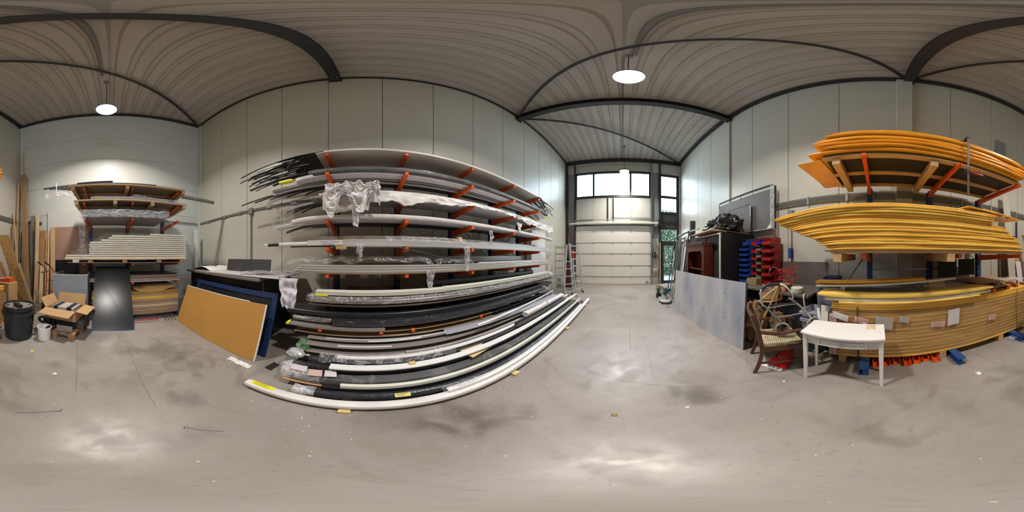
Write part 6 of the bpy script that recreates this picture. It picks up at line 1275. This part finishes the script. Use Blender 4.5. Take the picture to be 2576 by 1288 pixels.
def plank(lab, b, tp, w, th, mat, side=(0, 1, 0)):
    return solo('plank', MB().bar(b, tp, w, th, side), mat, lab, 'plank', 'planks standing in the back corner', bevel=.003)
plank('very tall pale plank standing in the back corner, reaching far above the others', (2.70, -4.62, .02), (2.95, -4.88, 5.55), .10, .03, wood(2, 2))
plank('tall wide reddish brown plank in the back corner, second tallest', (2.46, -4.38, .02), (2.83, -4.76, 4.45), .20, .035, wood(2, 1))
plank('tall narrow brown plank left of the second tallest one', (2.84, -4.34, .02), (2.99, -4.72, 4.15), .07, .03, wood(2, 0))
plank('tall grey-brown plank right of the second tallest one', (2.33, -4.56, .02), (2.50, -4.86, 2.82), .15, .03, wood(2, 3))
plank('pale pine plank with a bright upper end in the middle of the corner group', (2.19, -4.44, .02), (2.30, -4.80, 2.84), .12, .03, wood(2, 2))
plank('broad red-brown plank, shorter than its neighbours', (2.08, -4.52, .02), (2.14, -4.84, 2.28), .20, .045, wood(2, 1))
plank('narrow pale plank right of the broad red-brown one', (1.965, -4.60, .02), (1.985, -4.83, 2.18), .05, .03, wood(2, 0))
plank('whitish plank touching the off-white board', (1.88, -4.58, .02), (1.89, -4.80, 2.2), .07, .03, wood(2, 2))
plank('knotty plank standing in front of the reddish plywood', (1.66, -4.50, .02), (1.76, -4.76, 2.32), .15, .03, wood(2, 0), (-.1, 1, 0))
plank('thin slanting pale batten at the left of the corner planks', (2.62, -4.22, .02), (3.02, -4.46, 2.92), .05, .03, wood(2, 2))
plank('brown batten slanting left behind the thin pale one', (2.80, -4.18, .02), (3.0, -4.36, 2.45), .07, .03, wood(2, 1))
plank('dark batten leaning deep in the corner', (2.84, -4.50, .02), (2.93, -4.84, 2.3), .06, .03, wood(2, 3))
plank('short pale plank in front of the corner group, right side', (2.02, -4.40, .02), (2.06, -4.62, 1.15), .12, .03, wood(2, 2))
plank('short brown plank in front of the corner group', (2.18, -4.34, .02), (2.22, -4.55, 1.3), .08, .03, wood(2, 0))
solo('metal_rail', MB().bar((2.29, -4.36, .02), (2.38, -4.62, 2.25), .05, .03), m_blackp, 'black perforated strip with white marks between the corner planks', 'rail')
for i in range(2): solo('metal_rod', MB().tube([(3.0 - .04 * i, -4.60, .02), (3.04 - .05 * i, -4.88, 3.75)], .014, 8), m_galv, ['grey metal rod standing in the very corner', 'second grey metal rod right beside the first in the corner'][i], 'rod')
solo('osb_board', MB().obox((2.50, -4.08, 0.0), (-.26, -.16, .0), (.38, .62, 2.03), (-.009, .012, -.003)), m_osb, 'OSB strip leaning diagonally towards the right wall behind the barrel', 'board')
solo('osb_batten', MB().obox((2.22, -4.20, 0.0), (-.07, -.045, .0), (.235, .385, 1.25), (-.012, .022, -.004)), wood(2, 2), 'pale batten leaning along the edge of the OSB strip', 'batten')
solo('osb_batten', MB().obox((2.62, -3.92, 0.0), (-.07, -.045, .0), (.25, .40, 1.30), (.03, .02, -.018)), wood(2, 0), 'brown batten leaning left of the OSB strip', 'batten')
solo('orange_box', MB().obox((2.24, -3.35, .818), (.30, 0, 0), (0, .22, 0), (0, 0, .10)), m_orange, 'orange arms bundled on a pale ledge at the left edge behind the barrel', 'rack arm', bevel=.006)
solo('wooden_ledge', B(2.18, 2.58, -3.40, -3.02, .0, .815), wood(2, 0), 'wooden box carrying the bundled orange arms behind the barrel', 'box', bevel=.005)
# sack truck
t = thing('sack_truck', 'red sack truck with black grips behind the grey cabinet', 'sack truck', (1.5, -3.85, 0))
for x in (1.42, 1.62): build('frame_tube', MB().tube(smoothpts([(x, -3.78, .05), (x, -3.90, .7), (x + .02, -3.95, 1.05), (x + .12, -3.86, 1.22)], 4), .013, 8), m_redh, t, smooth=True); build('grip', MB().tube([(x + .12, -3.86, 1.22), (x + .20, -3.80, 1.30)], .018, 8), m_rubber, t, smooth=True)
for z in (.25, .55, .82): build('cross_tube', MB().tube([(1.42, -3.79 - .15 * z, z), (1.62, -3.79 - .15 * z, z)], .010, 8), m_redh, t)
build('toe_plate', B(1.40, 1.64, -3.76, -3.60, .02, .03), m_redh, t)
for x in (1.36, 1.68): build('wheel', MB().tube([(x - .02, -3.86, .11), (x + .02, -3.86, .11)], .11, 20), m_rubber, t, smooth=True)
t = thing('hand_drill', 'blue and grey clamp tool hooked on the planks above the cardboard box', 'tool', (1.9, -4.2, .95)); build('tool_body', MB().bar((1.92, -4.25, .98), (1.72, -4.22, 1.02), .05, .04), M('tool_blue', (.12, .17, .25), .4), t, bevel=.008); build('tool_rod', MB().tube([(1.72, -4.22, 1.02), (1.58, -4.20, 1.06)], .012, 8), m_brown, t); build('tool_grip', MB().tube([(1.84, -4.24, .98), (1.84, -4.28, .0)], .012, 6), m_rubber, t)
# barrel and bucket
c = (1.46, -2.31, 0)
t = thing('barrel', 'big black plastic barrel with a dusty upturned lid full of scraps', 'barrel', c)
build('barrel_body', MB().lathe([(0, 0), (.215, 0), (.225, .01), (.262, .46), (.285, .462), (.288, .50), (.27, .505), (.268, .54), (.255, .54), (.25, .45), (.21, .02), (0, .02)], c, 40), m_bucket, t, smooth=True)
ld = build('lid', MB().lathe([(0, .545), (.24, .545), (.262, .55), (.27, .575), (.262, .578), (.268, .60), (.258, .625), (.248, .622), (.242, .585), (0, .575)], c, 40), m_bucket, t, smooth=True)
build('lid_inside', MB().lathe([(0, .576), (.240, .588), (.241, .592), (0, .582)], c, 32), m_lid, ld)
build('cup', MB().tube([(1.36, -2.22, .615), (1.50, -2.28, .63)], .035, 14, r2=.05), m_rubber, ld, smooth=True)
c = (1.03, -2.40, 0)
t = thing('bucket', 'small white plastic bucket standing between the barrel and the pallet', 'bucket', c)
build('bucket_body', MB().lathe([(0, 0), (.10, 0), (.104, .01), (.113, .235), (.119, .236), (.119, .25), (.109, .25), (.10, .02), (0, .015)], c, 32), m_white, t, smooth=True)
build('black_rag', MB().grid(lambda u, v: (.94 + .06 * u + .02 * nz((u * 3, v * 4, 0)), -2.46 + .12 * v, .16 + .13 * math.sin(PI * v) * (1 - .4 * u)), 8, 10), m_rubber, t, recalc=False, solid=.006, smooth=True)
# euro pallet
PX, PY = Vector((.56, -2.43, 0)), None; ux = Vector((.985, -.19, 0)).normalized(); uy = Vector((-.19, -.985, 0)).normalized()
t = thing('euro_pallet', 'weathered wooden pallet on the floor under the cardboard box', 'pallet', tuple(PX))
def pb(u0, u1, v0, v1, z0, z1): o = PX + ux * u0 + uy * v0 + Vector((0, 0, z0)); return MB().obox(o, ux * (u1 - u0), uy * (v1 - v0), (0, 0, z1 - z0))
for u in (0, .30, .60): build('bottom_board', pb(u, u + .10, 0, .78, 0, .018), wood(1, 3), t, bevel=.002)
for u in (0, .30, .60):
    for v in (0, .34, .68): bl = build('block', pb(u, u + .10, v, v + .10, .0185, .095), wood(1, 1), t, bevel=.003)
    if u == 0: stamp_p = bl
for v in (0, .34, .68): build('stringer_board', pb(0, .70, v, v + .10, .0955, .113), wood(0, 3), t, bevel=.002)
for u in (0, .145, .30, .45, .60): build('top_board', pb(u, u + .095, 0, .78, .1135, .133), wood(1, 1), t, bevel=.002)
sp = PX + uy * -.0015
build('stamp_ring', MB().tube([sp + ux * (.05 + .036 * math.cos(a)) + Vector((0, 0, .056 + .024 * math.sin(a))) for a in [2 * PI * k / 24 for k in range(25)]], .0015, 4, False), m_ink, t)
text('EPAL', .024, m_ink, tuple(PX + ux * .080 + uy * -.002 + Vector((0, 0, .048))), tuple(-ux), (0, 0, 1), t)
# machine parts on pallet, box on them
t = thing('machine_casing', 'black and grey machine housing lying on the pallet under the cardboard box', 'machine', tuple(PX + ux * .1 + uy * .1 + Vector((0, 0, .134))))
build('housing', pb(.05, .45, .22, .62, .135, .30), m_rubber, t, bevel=.02); build('side_cover', pb(-.06, .05, .24, .60, .15, .29), M('dark_grey_cover', (.09, .09, .09), .35), t, bevel=.01); build('perforated_plate', MB().obox(PX + ux * .04 + uy * .05 + Vector((0, 0, .135)), ux * .27 + uy * -.02, Vector((.0, .02, .135)), uy * .006), m_alu_d, t); build('hose', MB().tube([PX + ux * .62 + uy * .12 + Vector((.10 * math.cos(a), .05 * math.sin(a), .25 + .08 * math.sin(a))) for a in [2 * PI * k / 16 for k in range(17)]], .025, 8, False), m_rubber, t, smooth=True)
build('rear_housing', pb(.45, .70, .18, .6, .135, .27), m_bucket, t, bevel=.02)
t = thing('cardboard_box', 'open cardboard box with spread flaps on the machine parts', 'box', tuple(PX + ux * .3 + uy * .4 + Vector((0, 0, .30))))
u0, u1, v0, v1, z0, z1 = .04, .62, .16, .62, .302, .50
build('bottom', pb(u0, u1, v0, v1, z0, z0 + .005), m_cardb, t)
for a in ((u0, u1, v0, v0 + .006), (u0, u1, v1 - .006, v1), (u0, u0 + .006, v0 + .006, v1 - .006), (u1 - .006, u1, v0 + .006, v1 - .006)): build('side', pb(*a, z0 + .0055, z1), m_cardb, t)
def flap(u, v, du, dv_, e): o = PX + ux * u + uy * v + Vector((0, 0, z1)); return build('flap', MB().obox(o, ux * du + uy * dv_, e, Vector((0, 0, .005))), m_cardb, t)
flap(u0, v0, u1 - u0, 0, ux * .03 + uy * -.20 + Vector((0, 0, -.06))); flap(u0, v1, u1 - u0, 0, uy * .06 + Vector((0, 0, .20))); flap(u0, v0, 0, v1 - v0, ux * -.20 + Vector((0, 0, -.03))); flap(u1, v0, 0, v1 - v0, ux * .10 + Vector((0, 0, .17)))
t2 = thing('aluminium_block', 'ribbed aluminium profile pieces taped in black, lying in the open cardboard box', 'profile', tuple(PX + ux * .3 + uy * .4 + Vector((0, 0, .42))))
for k in range(5): o_ = build('profile', pb(.10, .52, .22 + .065 * k, .275 + .065 * k, .31, .535), m_alu, t2, bevel=.004)
for u in (.14, .40): build('black_tape', pb(u, u + .09, .215, .54, .308, .539), m_rubber, t2, bevel=.002)
